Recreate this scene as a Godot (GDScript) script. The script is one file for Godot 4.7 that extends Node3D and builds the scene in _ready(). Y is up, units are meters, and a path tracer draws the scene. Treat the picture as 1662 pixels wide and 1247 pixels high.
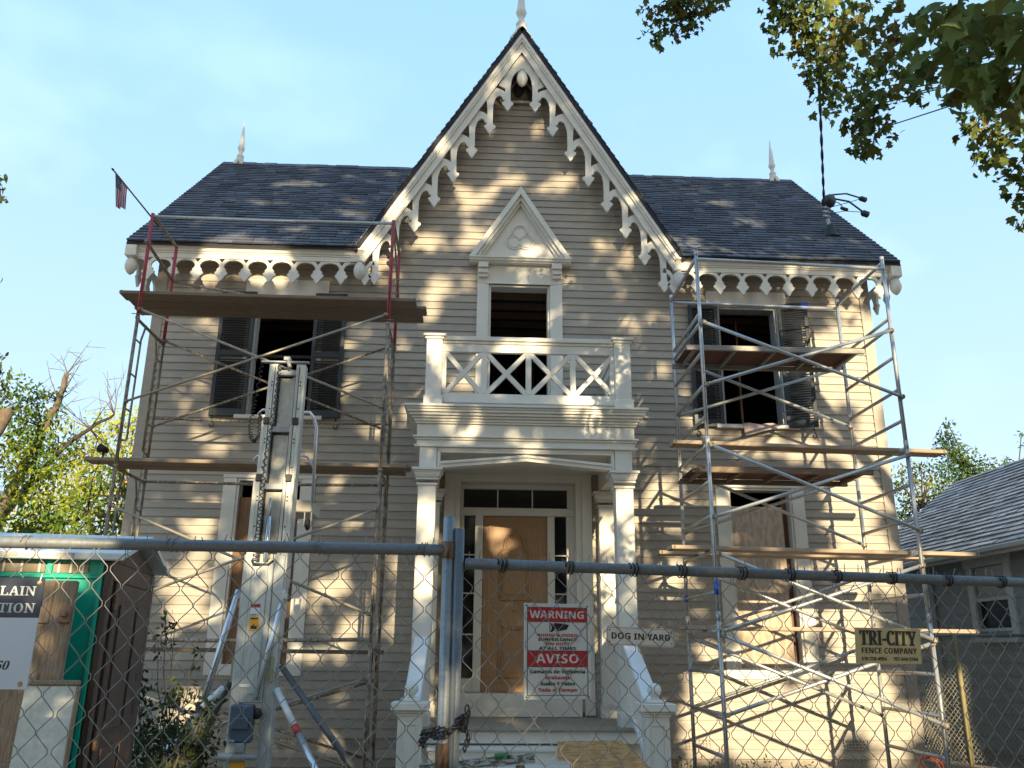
extends Node3D

const UP := Vector3.UP
var org := Vector3.ZERO
var rng := RandomNumberGenerator.new()
var used := {}
var mats := {}
var maps := {}

# ---------------------------------------------------------------- geometry helpers
func sf(smooth := false) -> SurfaceTool:
	var s := SurfaceTool.new()
	s.begin(Mesh.PRIMITIVE_TRIANGLES)
	s.set_smooth_group(1 if smooth else -1)
	return s

func tri(s: SurfaceTool, a: Vector3, b: Vector3, c: Vector3) -> void:
	s.add_vertex(a - org); s.add_vertex(c - org); s.add_vertex(b - org)

func quad(s: SurfaceTool, a: Vector3, b: Vector3, c: Vector3, d: Vector3) -> void:
	tri(s, a, b, c); tri(s, a, c, d)

func hexa(s: SurfaceTool, p: Array) -> void:   # bottom four then top four, anticlockwise seen from above
	quad(s, p[3], p[2], p[1], p[0]); quad(s, p[4], p[5], p[6], p[7])
	for i in 4:
		var j := (i + 1) % 4
		quad(s, p[i], p[j], p[j + 4], p[i + 4])

func obox(s: SurfaceTool, c: Vector3, b: Basis, h: Vector3) -> void:
	var p := []
	for y in [-1, 1]:
		for q in [[-1, 1], [1, 1], [1, -1], [-1, -1]]:
			p.append(c + b * Vector3(q[0] * h.x, y * h.y, q[1] * h.z))
	hexa(s, p)

func box(s: SurfaceTool, x0: float, x1: float, y0: float, y1: float, z0: float, z1: float) -> void:
	obox(s, Vector3(x0 + x1, y0 + y1, z0 + z1) / 2, Basis(), Vector3(absf(x1 - x0), absf(y1 - y0), absf(z1 - z0)) / 2)

func cobox(s: SurfaceTool, c: Vector3, b: Basis, h: Vector3, k := 0.006) -> void:   # box with chamfered edges
	k = minf(k, minf(h.x, minf(h.y, h.z)) * 0.45)
	for ax in 3:
		for sg in [-1.0, 1.0]:
			var n := Vector3.ZERO; n[ax] = sg
			var u := Vector3.ZERO; u[(ax + 1) % 3] = 1
			var w := Vector3.ZERO; w[(ax + 2) % 3] = sg
			var pu: float = h[(ax + 1) % 3] - k
			var pw: float = h[(ax + 2) % 3] - k
			var q := [n * h[ax] - u * pu - w * pw, n * h[ax] + u * pu - w * pw, n * h[ax] + u * pu + w * pw, n * h[ax] - u * pu + w * pw]
			quad(s, c + b * q[0], c + b * q[1], c + b * q[2], c + b * q[3])
	for ax in 3:
		var i := (ax + 1) % 3
		var j := (ax + 2) % 3
		for si in [-1.0, 1.0]:
			for sj in [-1.0, 1.0]:
				var A := Vector3.ZERO; var B := Vector3.ZERO
				A[i] = si * h[i]; A[j] = sj * (h[j] - k)
				B[i] = si * (h[i] - k); B[j] = sj * h[j]
				var d := Vector3.ZERO; d[ax] = h[ax] - k
				if si * sj > 0: quad(s, c + b * (A - d), c + b * (B - d), c + b * (B + d), c + b * (A + d))
				else: quad(s, c + b * (B - d), c + b * (A - d), c + b * (A + d), c + b * (B + d))
	for sx in [-1.0, 1.0]:
		for sy in [-1.0, 1.0]:
			for sz in [-1.0, 1.0]:
				var X := Vector3(sx * h.x, sy * (h.y - k), sz * (h.z - k))
				var Y := Vector3(sx * (h.x - k), sy * h.y, sz * (h.z - k))
				var Z := Vector3(sx * (h.x - k), sy * (h.y - k), sz * h.z)
				if sx * sy * sz > 0: tri(s, c + b * X, c + b * Y, c + b * Z)
				else: tri(s, c + b * X, c + b * Z, c + b * Y)

func cbox(s: SurfaceTool, x0: float, x1: float, y0: float, y1: float, z0: float, z1: float, k := 0.006) -> void:
	cobox(s, Vector3(x0 + x1, y0 + y1, z0 + z1) / 2, Basis(), Vector3(absf(x1 - x0), absf(y1 - y0), absf(z1 - z0)) / 2, k)

func frame_of(d: Vector3, up := UP) -> Basis:   # x across, y up, z along d
	var z := d.normalized()
	if absf(z.dot(up)) > 0.99: up = Vector3.RIGHT
	var x := up.cross(z).normalized()
	return Basis(x, z.cross(x), z)

func beam(s: SurfaceTool, p: Vector3, q: Vector3, w: float, h: float, up := UP, k := 0.0) -> void:
	var b := frame_of(q - p, up)
	if k > 0: cobox(s, (p + q) / 2, b, Vector3(w / 2, h / 2, p.distance_to(q) / 2), k)
	else: obox(s, (p + q) / 2, b, Vector3(w / 2, h / 2, p.distance_to(q) / 2))

func tube(s: SurfaceTool, pts: Array, r: float, n := 8, r1 := -1.0, caps := true) -> void:
	if r1 < 0: r1 = r
	var b := frame_of(pts[1] - pts[0])
	var prev := []
	for i in pts.size():
		var d: Vector3 = (pts[mini(i + 1, pts.size() - 1)] - pts[maxi(i - 1, 0)]).normalized()
		var x := (b.x - d * b.x.dot(d)).normalized()
		b = Basis(x, d.cross(x), d)
		var rr := lerpf(r, r1, float(i) / (pts.size() - 1))
		var ring := []
		for k in n:
			var a := TAU * k / n
			ring.append(pts[i] + (b.x * cos(a) + b.y * sin(a)) * rr)
		if i > 0:
			for k in n:
				var j := (k + 1) % n
				quad(s, prev[k], prev[j], ring[j], ring[k])
		if caps and (i == 0 or i == pts.size() - 1):
			for k in range(1, n - 1):
				if i == 0: tri(s, ring[0], ring[k + 1], ring[k])
				else: tri(s, ring[0], ring[k], ring[k + 1])
		prev = ring

func lathe(s: SurfaceTool, prof: Array, c: Vector3, n := 16, b := Basis()) -> void:   # prof: [radius, height] from the bottom up
	for i in prof.size() - 1:
		for k in n:
			var a := TAU * k / n
			var e := TAU * (k + 1) / n
			var f := func(q, t): return c + b * Vector3(q[0] * sin(t), q[1], q[0] * cos(t))
			if prof[i][0] < 0.0001: tri(s, f.call(prof[i], a), f.call(prof[i + 1], e), f.call(prof[i + 1], a))
			elif prof[i + 1][0] < 0.0001: tri(s, f.call(prof[i], a), f.call(prof[i], e), f.call(prof[i + 1], a))
			else: quad(s, f.call(prof[i], a), f.call(prof[i], e), f.call(prof[i + 1], e), f.call(prof[i + 1], a))

func extr(s: SurfaceTool, poly: PackedVector2Array, z0: float, z1: float, t := Transform3D()) -> void:
	if Geometry2D.is_polygon_clockwise(poly): poly.reverse()
	var ix := Geometry2D.triangulate_polygon(poly)
	for i in range(0, ix.size(), 3):
		var a := poly[ix[i]]; var b := poly[ix[i + 1]]; var c := poly[ix[i + 2]]
		if (b - a).cross(c - a) < 0:
			var m := b; b = c; c = m
		tri(s, t * Vector3(a.x, a.y, z1), t * Vector3(b.x, b.y, z1), t * Vector3(c.x, c.y, z1))
		tri(s, t * Vector3(a.x, a.y, z0), t * Vector3(c.x, c.y, z0), t * Vector3(b.x, b.y, z0))
	for i in poly.size():
		var a := poly[i]; var b := poly[(i + 1) % poly.size()]
		quad(s, t * Vector3(a.x, a.y, z0), t * Vector3(b.x, b.y, z0), t * Vector3(b.x, b.y, z1), t * Vector3(a.x, a.y, z1))

func sweep_x(s: SurfaceTool, zy: Array, x0: float, x1: float) -> void:   # a moulding whose section is given as [z, y], run along x
	var p := PackedVector2Array()
	for q in zy: p.append(Vector2(q[0], q[1]))
	extr(s, p, x0, x1, Transform3D(Basis(Vector3(0, 0, 1), Vector3(0, 1, 0), Vector3(1, 0, 0)), Vector3.ZERO))

# ---------------------------------------------------------------- objects
func numbered(called: String) -> String:
	if not used.has(called):
		used[called] = 0
		return called
	used[called] += 1
	return "%s_%03d" % [called, used[called]]

func tag(o: Node3D, label: String, category: String, group := "") -> Node3D:
	o.set_meta("label", label); o.set_meta("category", category)
	if group: o.set_meta("group", group)
	return o

func thing(called: String, label: String, category: String, at: Vector3, group := "") -> Node3D:
	var o := Node3D.new(); o.name = numbered(called); add_child(o); o.position = at
	org = at
	tag(o, label, category, group)
	return o

func node(called: String, parent: Node3D) -> Node3D:
	var o := Node3D.new(); o.name = called; parent.add_child(o, true); return o

func part(s: SurfaceTool, called: String, m: Material, parent: Node3D, label := "") -> MeshInstance3D:
	s.generate_normals()
	var o := MeshInstance3D.new()
	o.mesh = s.commit(); o.material_override = m
	o.name = numbered(called) if parent == self else called
	parent.add_child(o, true)
	if label: o.set_meta("label", label)
	return o

func stuff(o: Node3D) -> Node3D:
	o.set_meta("kind", "stuff"); return o

func text(parent: Node3D, said: String, called: String, at: Vector3, b: Basis, height: float, m: Material, bold := true, squeeze := 1.0, face := "Droid Sans", slant := 0.0) -> void:
	var t := TextMesh.new()
	var f := SystemFont.new(); f.font_names = PackedStringArray([face]); f.font_weight = 700 if bold else 400
	t.font = f; t.text = said; t.font_size = 64; t.pixel_size = height / 46.0; t.depth = 0.0008; t.curve_step = 3.0
	var o := MeshInstance3D.new(); o.mesh = t; o.material_override = m; o.name = called
	o.transform = Transform3D(b * Basis(Vector3(squeeze, 0, 0), Vector3(slant, 1, 0), Vector3(0, 0, 1)), at - org)
	parent.add_child(o, true)

# ---------------------------------------------------------------- materials
func lin(r: float, g: float, b: float) -> Color:
	return Color(r, g, b).linear_to_srgb()

func noise(sd: int, freq: float, oct := 4, kind := FastNoiseLite.TYPE_SIMPLEX_SMOOTH) -> FastNoiseLite:
	var n := FastNoiseLite.new(); n.seed = sd; n.frequency = freq; n.noise_type = kind; n.fractal_octaves = oct
	return n

# a painted, wooden, metal ... surface: base colour (linear) that wanders by noise; scale = tiles per metre along each axis
func mt(called: String, c: Color, vary := 0.1, rough := 0.7, scale := Vector3(1, 1, 1), metal := 0.0, bump := 0.0, freq := 0.02, c2 := Color(-1, 0, 0), sd := 3) -> StandardMaterial3D:
	if mats.has(called): return mats[called]
	var m := StandardMaterial3D.new(); m.resource_name = called
	m.roughness = rough; m.metallic = metal
	if vary > 0:
		var g := Gradient.new()
		var key := ""
		if c2.r < 0:
			vary = [0.06, 0.1, 0.16, 0.25, 0.4][[0.07, 0.13, 0.2, 0.32, 9.0].find_custom(func(v): return vary <= v)]
			var lo := (1 - vary) / (1 + vary)
			g.set_color(0, Color(lo, lo, lo).linear_to_srgb()); g.set_color(1, Color.WHITE)
			m.albedo_color = Color(c.r * (1 + vary), c.g * (1 + vary), c.b * (1 + vary)).linear_to_srgb()
			key = "grey_%.2f_%.3f" % [vary, freq]
		else:
			g.set_color(0, c.linear_to_srgb()); g.set_color(1, c2.linear_to_srgb())
			g.set_offset(0, 0.5 - vary / 2); g.set_offset(1, 0.5 + vary / 2)
			key = called
		if not maps.has(key):
			var t := NoiseTexture2D.new(); t.width = 256; t.height = 256; t.seamless = true; t.noise = noise(sd, freq); t.color_ramp = g
			maps[key] = t
		m.albedo_texture = maps[key]
		m.uv1_triplanar = true; m.uv1_scale = scale
	else:
		m.albedo_color = c.linear_to_srgb()
	if bump > 0:
		var nk := "normal_%.3f" % freq
		if not maps.has(nk):
			var b := NoiseTexture2D.new(); b.width = 256; b.height = 256; b.seamless = true; b.noise = noise(10, freq * 1.5); b.as_normal_map = true; b.bump_strength = 4
			maps[nk] = b
		m.normal_enabled = true; m.normal_texture = maps[nk]; m.normal_scale = bump
		m.uv1_triplanar = true; m.uv1_scale = scale
	mats[called] = m
	return m

func plain(called: String, c: Color, rough := 0.6, metal := 0.0) -> StandardMaterial3D:
	return mt(called, c, 0.0, rough, Vector3.ONE, metal)

const SUN_AZ := 12.0
const SUN_EL := 16.0
var to_sun := Vector3.ZERO

func _ready() -> void:
	rng.seed = 11
	# ---- camera, sky, sun
	var cam := Camera3D.new(); cam.name = "camera"; add_child(cam)
	cam.position = Vector3(-0.624, 1.6, 11.808)
	cam.rotation = Vector3(0.3029, -0.04453, 0.00838)
	cam.fov = 48.27; cam.near = 0.05; cam.far = 900.0; cam.current = true
	var env := Environment.new()
	env.background_mode = Environment.BG_SKY
	env.background_energy_multiplier = 0.62
	var sky := Sky.new(); var sm := ProceduralSkyMaterial.new()
	sm.sky_top_color = Color(0.58, 0.80, 1.0)
	sm.sky_horizon_color = Color(0.87, 0.96, 1.0)
	sm.sky_curve = 0.35
	sm.sky_energy_multiplier = 1.0
	sm.ground_bottom_color = Color(0.35, 0.33, 0.29); sm.ground_horizon_color = Color(0.7, 0.75, 0.75)
	sm.sun_angle_max = 80.0; sm.sun_curve = 0.38
	sm.sky_cover = clouds(); sm.sky_cover_modulate = Color(1, 1, 1, 1)
	sky.sky_material = sm
	env.sky = sky
	env.ambient_light_source = Environment.AMBIENT_SOURCE_SKY
	env.tonemap_mode = Environment.TONE_MAPPER_LINEAR
	env.tonemap_exposure = 2.0
	env.sdfgi_enabled = true; env.ssao_enabled = true; env.ssil_enabled = true
	var we := WorldEnvironment.new(); we.name = "world_environment"; we.environment = env; add_child(we)
	var az := deg_to_rad(SUN_AZ); var el := deg_to_rad(SUN_EL)
	to_sun = Vector3(sin(az) * cos(el), sin(el), cos(az) * cos(el))
	var sun := DirectionalLight3D.new(); sun.name = "sun"; add_child(sun)
	sun.basis = Basis.looking_at(-to_sun)
	sun.light_color = Color(1.0, 0.915, 0.745); sun.light_energy = 1.6; sun.light_angular_distance = 0.5; sun.shadow_enabled = true
	build_ground()
	build_house()
	build_neighbour()
	build_trees()
	build_left_scaffold()
	build_right_scaffold()
	build_lift()
	build_toilet()
	build_fences()
	build_signs()
	build_small()

func clouds() -> ImageTexture:   # thin wisps low in the sky, as a panorama that is added to the sky
	var im := Image.create(1024, 512, false, Image.FORMAT_RGBA8)
	var n := noise(5, 1.6, 5)
	var n2 := noise(9, 0.7, 3)
	for y in 256:
		var h := (0.5 - (y + 0.5) / 512.0) * PI
		for x in 1024:
			var a := x / 1024.0 * TAU
			var d := Vector3(cos(h) * cos(a), sin(h) * 2.2, cos(h) * sin(a)) * 2.2
			var v := n.get_noise_3dv(d) * 0.5 + 0.5
			var w := n2.get_noise_3dv(d * 0.8) * 0.5 + 0.5
			var k := clampf((v - 0.5) * 2.6, 0, 1) * clampf((w - 0.42) * 5.0, 0, 1) * smoothstep(1.05, 0.3, h)
			im.set_pixel(x, y, Color(1, 1, 1, k * 0.22))
	return ImageTexture.create_from_image(im)

func build_ground() -> void:
	org = Vector3.ZERO
	var s := sf()
	# soil sheet to the horizon, gently raised towards the house
	var xs := [-400.0, -40.0, -12.0, 12.0, 40.0, 400.0]
	var zs := [400.0, 60.0, 9.5, 5.0, 2.5, 0.0, -8.0, -40.0, -400.0]
	var hy := [0.0, 0.0, 0.0, 0.06, 0.12, 0.2, 0.2, 0.2, 0.2]
	for i in xs.size() - 1:
		for j in zs.size() - 1:
			quad(s, Vector3(xs[i], hy[j], zs[j]), Vector3(xs[i + 1], hy[j], zs[j]), Vector3(xs[i + 1], hy[j + 1], zs[j + 1]), Vector3(xs[i], hy[j + 1], zs[j + 1]))
	var g := part(s, "ground", mt("soil", Color(0.25, 0.19, 0.13), 0.25, 0.95, Vector3(0.7, 0.7, 0.7), 0.0, 1.0, 0.03), self)
	g.set_meta("kind", "structure"); g.set_meta("label", "bare brown soil of the yard around the house")

# ================================================================ the house
const HOLES := [   # openings in the front wall: x0, x1, y0, y1
	[-3.86, -2.97, 4.74, 6.57], [2.97, 3.86, 4.74, 6.57], [-3.86, -2.97, 1.42, 3.85], [2.95, 3.85, 1.42, 3.83],
	[-0.455, 0.455, 4.56, 6.85], [-0.88, 0.88, 0.86, 4.0]]
const EAVE := 7.22
const PEAK := 11.2
const SLOPE := 1.65
const RIDGE_Z := -3.25
const RIDGE_Y := 10.74

func m_siding(i: int) -> Material:
	var k: float = [1.0, 0.91, 1.07, 0.97][i]
	var m := mt("siding_paint_%d" % i, Color(0.35 * k, 0.307 * k, 0.255 * k), 0.1, 0.55, Vector3(0.35, 1.6, 0.5), 0.0, 0.25, 0.02)
	m.uv1_offset = Vector3(0.37 * i, 0.21 * i, 0)
	return m
func m_trim() -> Material: return mt("trim_paint", Color(0.67, 0.635, 0.57), 0.05, 0.5, Vector3(0.5, 0.5, 0.5), 0.0, 0.12, 0.012)
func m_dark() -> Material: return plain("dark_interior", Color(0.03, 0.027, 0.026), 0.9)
func m_shutter() -> Material: return mt("shutter_paint", Color(0.021, 0.027, 0.034), 0.15, 0.5, Vector3(1, 1, 1))

func free_spans(x0: float, x1: float, y0: float, y1: float) -> Array:
	var spans := [[x0, x1]]
	for h in HOLES:
		if y1 <= h[2] + 0.005 or y0 >= h[3] - 0.005: continue
		var out := []
		for sp in spans:
			if h[1] <= sp[0] or h[0] >= sp[1]: out.append(sp); continue
			if h[0] > sp[0]: out.append([sp[0], h[0]])
			if h[1] < sp[1]: out.append([h[1], sp[1]])
		spans = out
	return spans

func gable_half(y: float) -> float: return (PEAK - y) / SLOPE

func build_house() -> void:
	var H := thing("house", "two-storey beige clapboard house with steep white-trimmed front gable, shuttered windows and porch", "house", Vector3(0, 0.2, 0))
	house_shell(H)
	house_roof(H)
	house_gable_trim(H)
	house_windows(H)
	house_pediment(H)
	house_porch(H)
	house_balcony(H)
	org = Vector3.ZERO

func house_shell(H: Node3D) -> void:
	var w := sf()
	# front wall core, cut by the openings
	var xs := [-5.3, 5.3]; var ys := [0.2, 7.1]
	for h in HOLES:
		for v in [h[0], h[1]]: if not xs.has(v): xs.append(v)
		for v in [h[2], h[3]]: if not ys.has(v): ys.append(v)
	xs.sort(); ys.sort()
	for i in xs.size() - 1:
		for j in ys.size() - 1:
			var cx: float = (xs[i] + xs[i + 1]) / 2; var cy: float = (ys[j] + ys[j + 1]) / 2
			var hole := false
			for h in HOLES: if cx > h[0] and cx < h[1] and cy > h[2] and cy < h[3]: hole = true
			if not hole: box(w, xs[i], xs[i + 1], ys[j], ys[j + 1], -0.16, -0.002)
	var gp := PackedVector2Array([Vector2(-2.46, 7.1), Vector2(2.46, 7.1), Vector2(0, 11.1)])
	extr(w, gp, -0.16, -0.002)
	# the other three sides, floors and ceiling, so that no light leaks in
	box(w, -5.3, -5.15, 0.2, 7.1, -6.5, -0.16); box(w, 5.15, 5.3, 0.2, 7.1, -6.5, -0.16); box(w, -5.3, 5.3, 0.2, 7.1, -6.65, -6.5)
	var ge := PackedVector2Array([Vector2(0, 7.1), Vector2(6.6, 7.1), Vector2(-RIDGE_Z, 10.6)])
	for sx in [-5.3, 5.15]:
		extr(w, ge, 0, 0.15, Transform3D(Basis(Vector3(0, 0, -1), Vector3(0, 1, 0), Vector3(1, 0, 0)), Vector3(sx, 0, 0)))
	var wall := part(w, "wall", m_siding(1), H)
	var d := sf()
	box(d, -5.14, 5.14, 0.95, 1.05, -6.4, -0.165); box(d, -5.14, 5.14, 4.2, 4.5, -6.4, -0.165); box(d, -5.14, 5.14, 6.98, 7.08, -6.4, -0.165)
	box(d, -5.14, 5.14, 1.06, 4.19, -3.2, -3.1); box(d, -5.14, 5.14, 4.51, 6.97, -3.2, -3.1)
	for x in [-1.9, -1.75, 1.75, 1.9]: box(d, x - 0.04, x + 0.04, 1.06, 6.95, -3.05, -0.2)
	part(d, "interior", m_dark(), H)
	# bare studs and joists one can just make out inside
	var st := sf()
	for x in [-4.6, -4.2, -3.8, -3.4, -3.0, -0.3, 0.1, 0.4, 2.9, 3.3, 3.7, 4.1]: box(st, x - 0.02, x + 0.02, 4.51, 6.9, -2.9, -2.8)
	for z in [-0.6, -1.0, -1.4, -1.8, -2.2]: box(st, -5.1, 5.1, 6.86, 6.97, z - 0.02, z + 0.02)
	part(st, "stud", mt("raw_stud", Color(0.2, 0.13, 0.08), 0.2, 0.9, Vector3(3, 0.5, 3)), H)
	# clapboards, one by one, each lapped over the one below
	var P := 0.1155
	var y := 0.31
	var row := 0
	while y < 10.35:
		var x0 := -5.17; var x1 := 5.17
		if y > 7.05:
			x1 = gable_half(y + P) - 0.03; x0 = -x1
		var jog := [x0]
		var cuts: Array = free_spans(x0, x1, y, y + P)
		for c in cuts:
			var pieces := [[c[0], c[1]]]
			if c[1] - c[0] > 4.2:                       # long rows are butted from two boards
				var jx: float = lerpf(c[0], c[1], rng.randf_range(0.3, 0.7))
				pieces = [[c[0], jx - 0.001], [jx + 0.001, c[1]]]
			for pc in pieces:
				var b := sf()
				var t := rng.randf_range(0.0, 0.003)
				sweep_x(b, [[0.001, y], [0.001, y + P + 0.018], [0.006, y + P + 0.018], [0.023 + t, y]], pc[0], pc[1])
				part(b, "siding_board", m_siding(rng.randi() % 4), wall)
		y += P; row += 1
	for sx in [-1, 1]:
		var c := sf()
		cbox(c, sx * 5.17, sx * 5.325, 0.31, 7.08, -0.1, 0.034, 0.004)
		part(c, "corner_board", m_siding(1), H)
		# side walls carry clapboards too (seen only at an angle)
		var b := sf()
		var yy := 0.31
		while yy < 7.0:
			var o := 5.301
			var p := [[o, yy], [o, yy + P + 0.018], [o + 0.005, yy + P + 0.018], [o + 0.023, yy]]
			var poly := PackedVector2Array()
			for q in p: poly.append(Vector2(q[0] * sx, q[1]))
			extr(b, poly, -6.5, -0.102)
			yy += P
		stuff(part(b, "side_siding", m_siding(0), H))
	var f := sf()
	box(f, -5.26, 5.26, 0.0, 0.308, -6.5, -0.03)
	part(f, "foundation", mt("concrete", Color(0.36, 0.28, 0.19), 0.25, 0.9, Vector3(1.2, 1.2, 1.2), 0.0, 0.6), H)
	for vx in [-2.85, -2.0, 2.35, 4.42]:            # pierced foundation vents
		var v := sf()
		for i in 8: box(v, vx - 0.17 + i * 0.045, vx - 0.155 + i * 0.045, 0.42, 0.55, 0.024, 0.032)
		for i in 4: box(v, vx - 0.17, vx + 0.16, 0.42 + i * 0.038, 0.434 + i * 0.038, 0.0245, 0.0315)
		part(v, "vent", m_siding(1), H)

func shingles(s: SurfaceTool, o: Vector3, u: Vector3, d: Vector3, n: Vector3, w: float, l: float, slant := 0.0, side := 1) -> void:   # o: top corner, u along, d down the slope; slant trims the valley side
	var ex := 0.132
	var rows := int(ceil(l / ex))
	for r in rows:
		var a := l - (r + 1) * ex
		var x := -rng.randf_range(0.0, 0.3)
		var cut := slant * clampf((a + ex) / l, 0, 1)
		var wl := cut if side > 0 else 0.0
		var wr := w if side > 0 else w - cut
		while x < w:
			var tw := rng.randf_range(0.14, 0.34)
			var xa := maxf(x, wl); var xb := minf(x + tw - 0.006, wr)
			if xb > xa + 0.01:
				var th := rng.randf_range(0.016, 0.028)
				var lo := a + ex + rng.randf_range(-0.006, 0.008)
				var hi := maxf(a - 0.02, 0.0)
				var p0 := o + u * xa + d * lo; var p1 := o + u * xb + d * lo
				var q0 := o + u * xa + d * hi; var q1 := o + u * xb + d * hi
				var e := n * th
				var k := rng.randf_range(0.65, 1.35)
				s.set_color(Color(0.115 * k, 0.125 * k, 0.158 * k))
				quad(s, p0 + e, p1 + e, q1 + n * 0.003, q0 + n * 0.003)
				quad(s, p0, p1, p1 + e, p0 + e)
				tri(s, p1, q1, p1 + e); tri(s, p0, p0 + e, q0)
			x += tw

func m_shingle() -> Material:
	if mats.has("shingle"): return mats["shingle"]
	var m := StandardMaterial3D.new(); m.resource_name = "shingle"
	m.vertex_color_use_as_albedo = true; m.roughness = 0.92
	var t := NoiseTexture2D.new(); t.width = 256; t.height = 256; t.seamless = true; t.noise = noise(21, 0.06)
	var g := Gradient.new(); g.set_color(0, Color(0.72, 0.72, 0.72)); g.set_color(1, Color(1, 1, 1)); t.color_ramp = g
	m.albedo_texture = t; m.uv1_triplanar = true; m.uv1_scale = Vector3(2, 2, 2)
	mats["shingle"] = m
	return m

func house_roof(H: Node3D) -> void:
	var deck := mt("roof_deck", Color(0.03, 0.03, 0.036), 0.2, 0.95)
	for sx in [-1, 1]:
		var r := sf()
		# wing roof: front and back slopes of the main roof, one half
		var X: float = 5.68
		var a := Vector3(0, EAVE, 0.4); var rd := Vector3(0, RIDGE_Y, RIDGE_Z); var bk := Vector3(0, EAVE - 0.2, -6.95)
		for pr in [[a, rd, 2.38, 0.26], [rd, bk, 0.26, 0.26]]:
			var p: Vector3 = pr[0]; var q: Vector3 = pr[1]
			var t := Vector3(0, -0.07, 0)
			var i0: float = pr[2]; var i1: float = pr[3]
			var c := [p, q, q + t, p + t]
			var inn := [i0, i1, i1, i0]
			var L := []; var R := []
			for k in 4:
				L.append(c[k] + Vector3(inn[k] if sx > 0 else -X, 0, 0)); R.append(c[k] + Vector3(X if sx > 0 else -inn[k], 0, 0))
			quad(r, L[0], R[0], R[1], L[1]); quad(r, R[3], L[3], L[2], R[2])
			quad(r, L[3], R[3], R[0], L[0]); quad(r, R[1], R[2], L[2], L[1])
			quad(r, L[0], L[1], L[2], L[3]); quad(r, R[3], R[2], R[1], R[0])
		var roof := part(r, "wing_roof", deck, H)
		var s := sf()
		var dn := (a - rd).normalized()
		var nn := Vector3(0, -dn.z, dn.y).normalized()
		if nn.y < 0: nn = -nn
		var ox: float = -X if sx < 0 else 0.26
		shingles(s, Vector3(ox, RIDGE_Y, RIDGE_Z) + nn * 0.004, Vector3.RIGHT, dn, nn, X - 0.26, a.distance_to(rd) + 0.03, 2.12, sx)
		var sh := part(s, "shingles", m_shingle(), roof); stuff(sh)
		var cp := sf()
		var x: float = 0.55
		while x < X - 0.05:      # ridge caps, lapped
			cp.set_color(Color(0.115, 0.125, 0.158) * rng.randf_range(0.75, 1.3))
			var h := rng.randf_range(0.02, 0.035)
			for q in [[-0.15, 1], [0.15, -1]]:
				beam(cp, Vector3(sx * x, RIDGE_Y + h, RIDGE_Z), Vector3(sx * x, RIDGE_Y + h - 0.14, RIDGE_Z + q[0]), 0.235, 0.012)
			x += 0.2
		stuff(part(cp, "ridge_cap", m_shingle(), roof))
		# fascia with its crown mould, box end and soffit
		var fx0: float = sx * 2.3; var fx1: float = sx * 5.66
		var f := sf()
		var lo := minf(fx0, fx1); var hi := maxf(fx0, fx1)
		sweep_x(f, [[0.30, 7.075], [0.30, 7.19], [0.395, 7.19], [0.395, 7.17], [0.375, 7.155], [0.352, 7.125], [0.345, 7.10], [0.33, 7.10], [0.33, 7.075]], lo, hi)
		sweep_x(f, [[0.30, 7.0], [0.30, 7.073], [0.318, 7.073], [0.318, 7.0]], lo, hi)
		part(f, "fascia", m_trim(), H)
		var sft := sf(); box(sft, lo, hi, 7.085, 7.10, 0.0, 0.30); part(sft, "soffit", m_trim(), H)
		var bx := sf()
		cbox(bx, sx * 5.53, sx * 5.69, 6.985, 7.186, 0.22, 0.398, 0.006)
		part(bx, "box_end", m_trim(), H)
		# rake board along the side gable
		var rk := sf()
		beam(rk, Vector3(sx * 5.6, 7.08, 0.3), Vector3(sx * 5.6, RIDGE_Y - 0.17, RIDGE_Z), 0.04, 0.18)
		part(rk, "rake_board", m_trim(), H)
	# cross gable over the front
	for sx in [-1, 1]:
		var r := sf()
		var e := Vector3(sx * (PEAK - 7.16) / SLOPE, 7.16, 0); var p := Vector3(0, PEAK, 0)
		var n := Vector3(sx * SLOPE, 1, 0).normalized()
		var z0 := 0.39; var z1 := -3.6
		var c := [e - n * 0.06, p - n * 0.06, p, e]
		var A := []; var B := []
		for v in c: A.append(v + Vector3(0, 0, z0)); B.append(v + Vector3(0, 0, z1))
		if sx > 0:
			quad(r, A[0], A[3], A[2], A[1]); quad(r, B[0], B[1], B[2], B[3])
			quad(r, A[3], B[3], B[2], A[2]); quad(r, A[0], A[1], B[1], B[0]); quad(r, A[0], B[0], B[3], A[3])
		else:
			quad(r, A[0], A[1], A[2], A[3]); quad(r, B[3], B[2], B[1], B[0])
			quad(r, A[2], B[2], B[3], A[3]); quad(r, A[0], B[0], B[1], A[1]); quad(r, A[3], B[3], B[0], A[0])
		var roof := part(r, "gable_roof", deck, H)
		var s := sf()
		var dn := (e - p).normalized()
		if sx > 0: shingles(s, Vector3(0, PEAK, z0 + 0.01) + n * 0.004, Vector3(0, 0, -1), dn, n, z0 - z1, e.distance_to(p))
		else: shingles(s, Vector3(0, PEAK, z1) + n * 0.004, Vector3(0, 0, 1), dn, n, z0 - z1 + 0.01, e.distance_to(p))
		stuff(part(s, "shingles", m_shingle(), roof))
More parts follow.
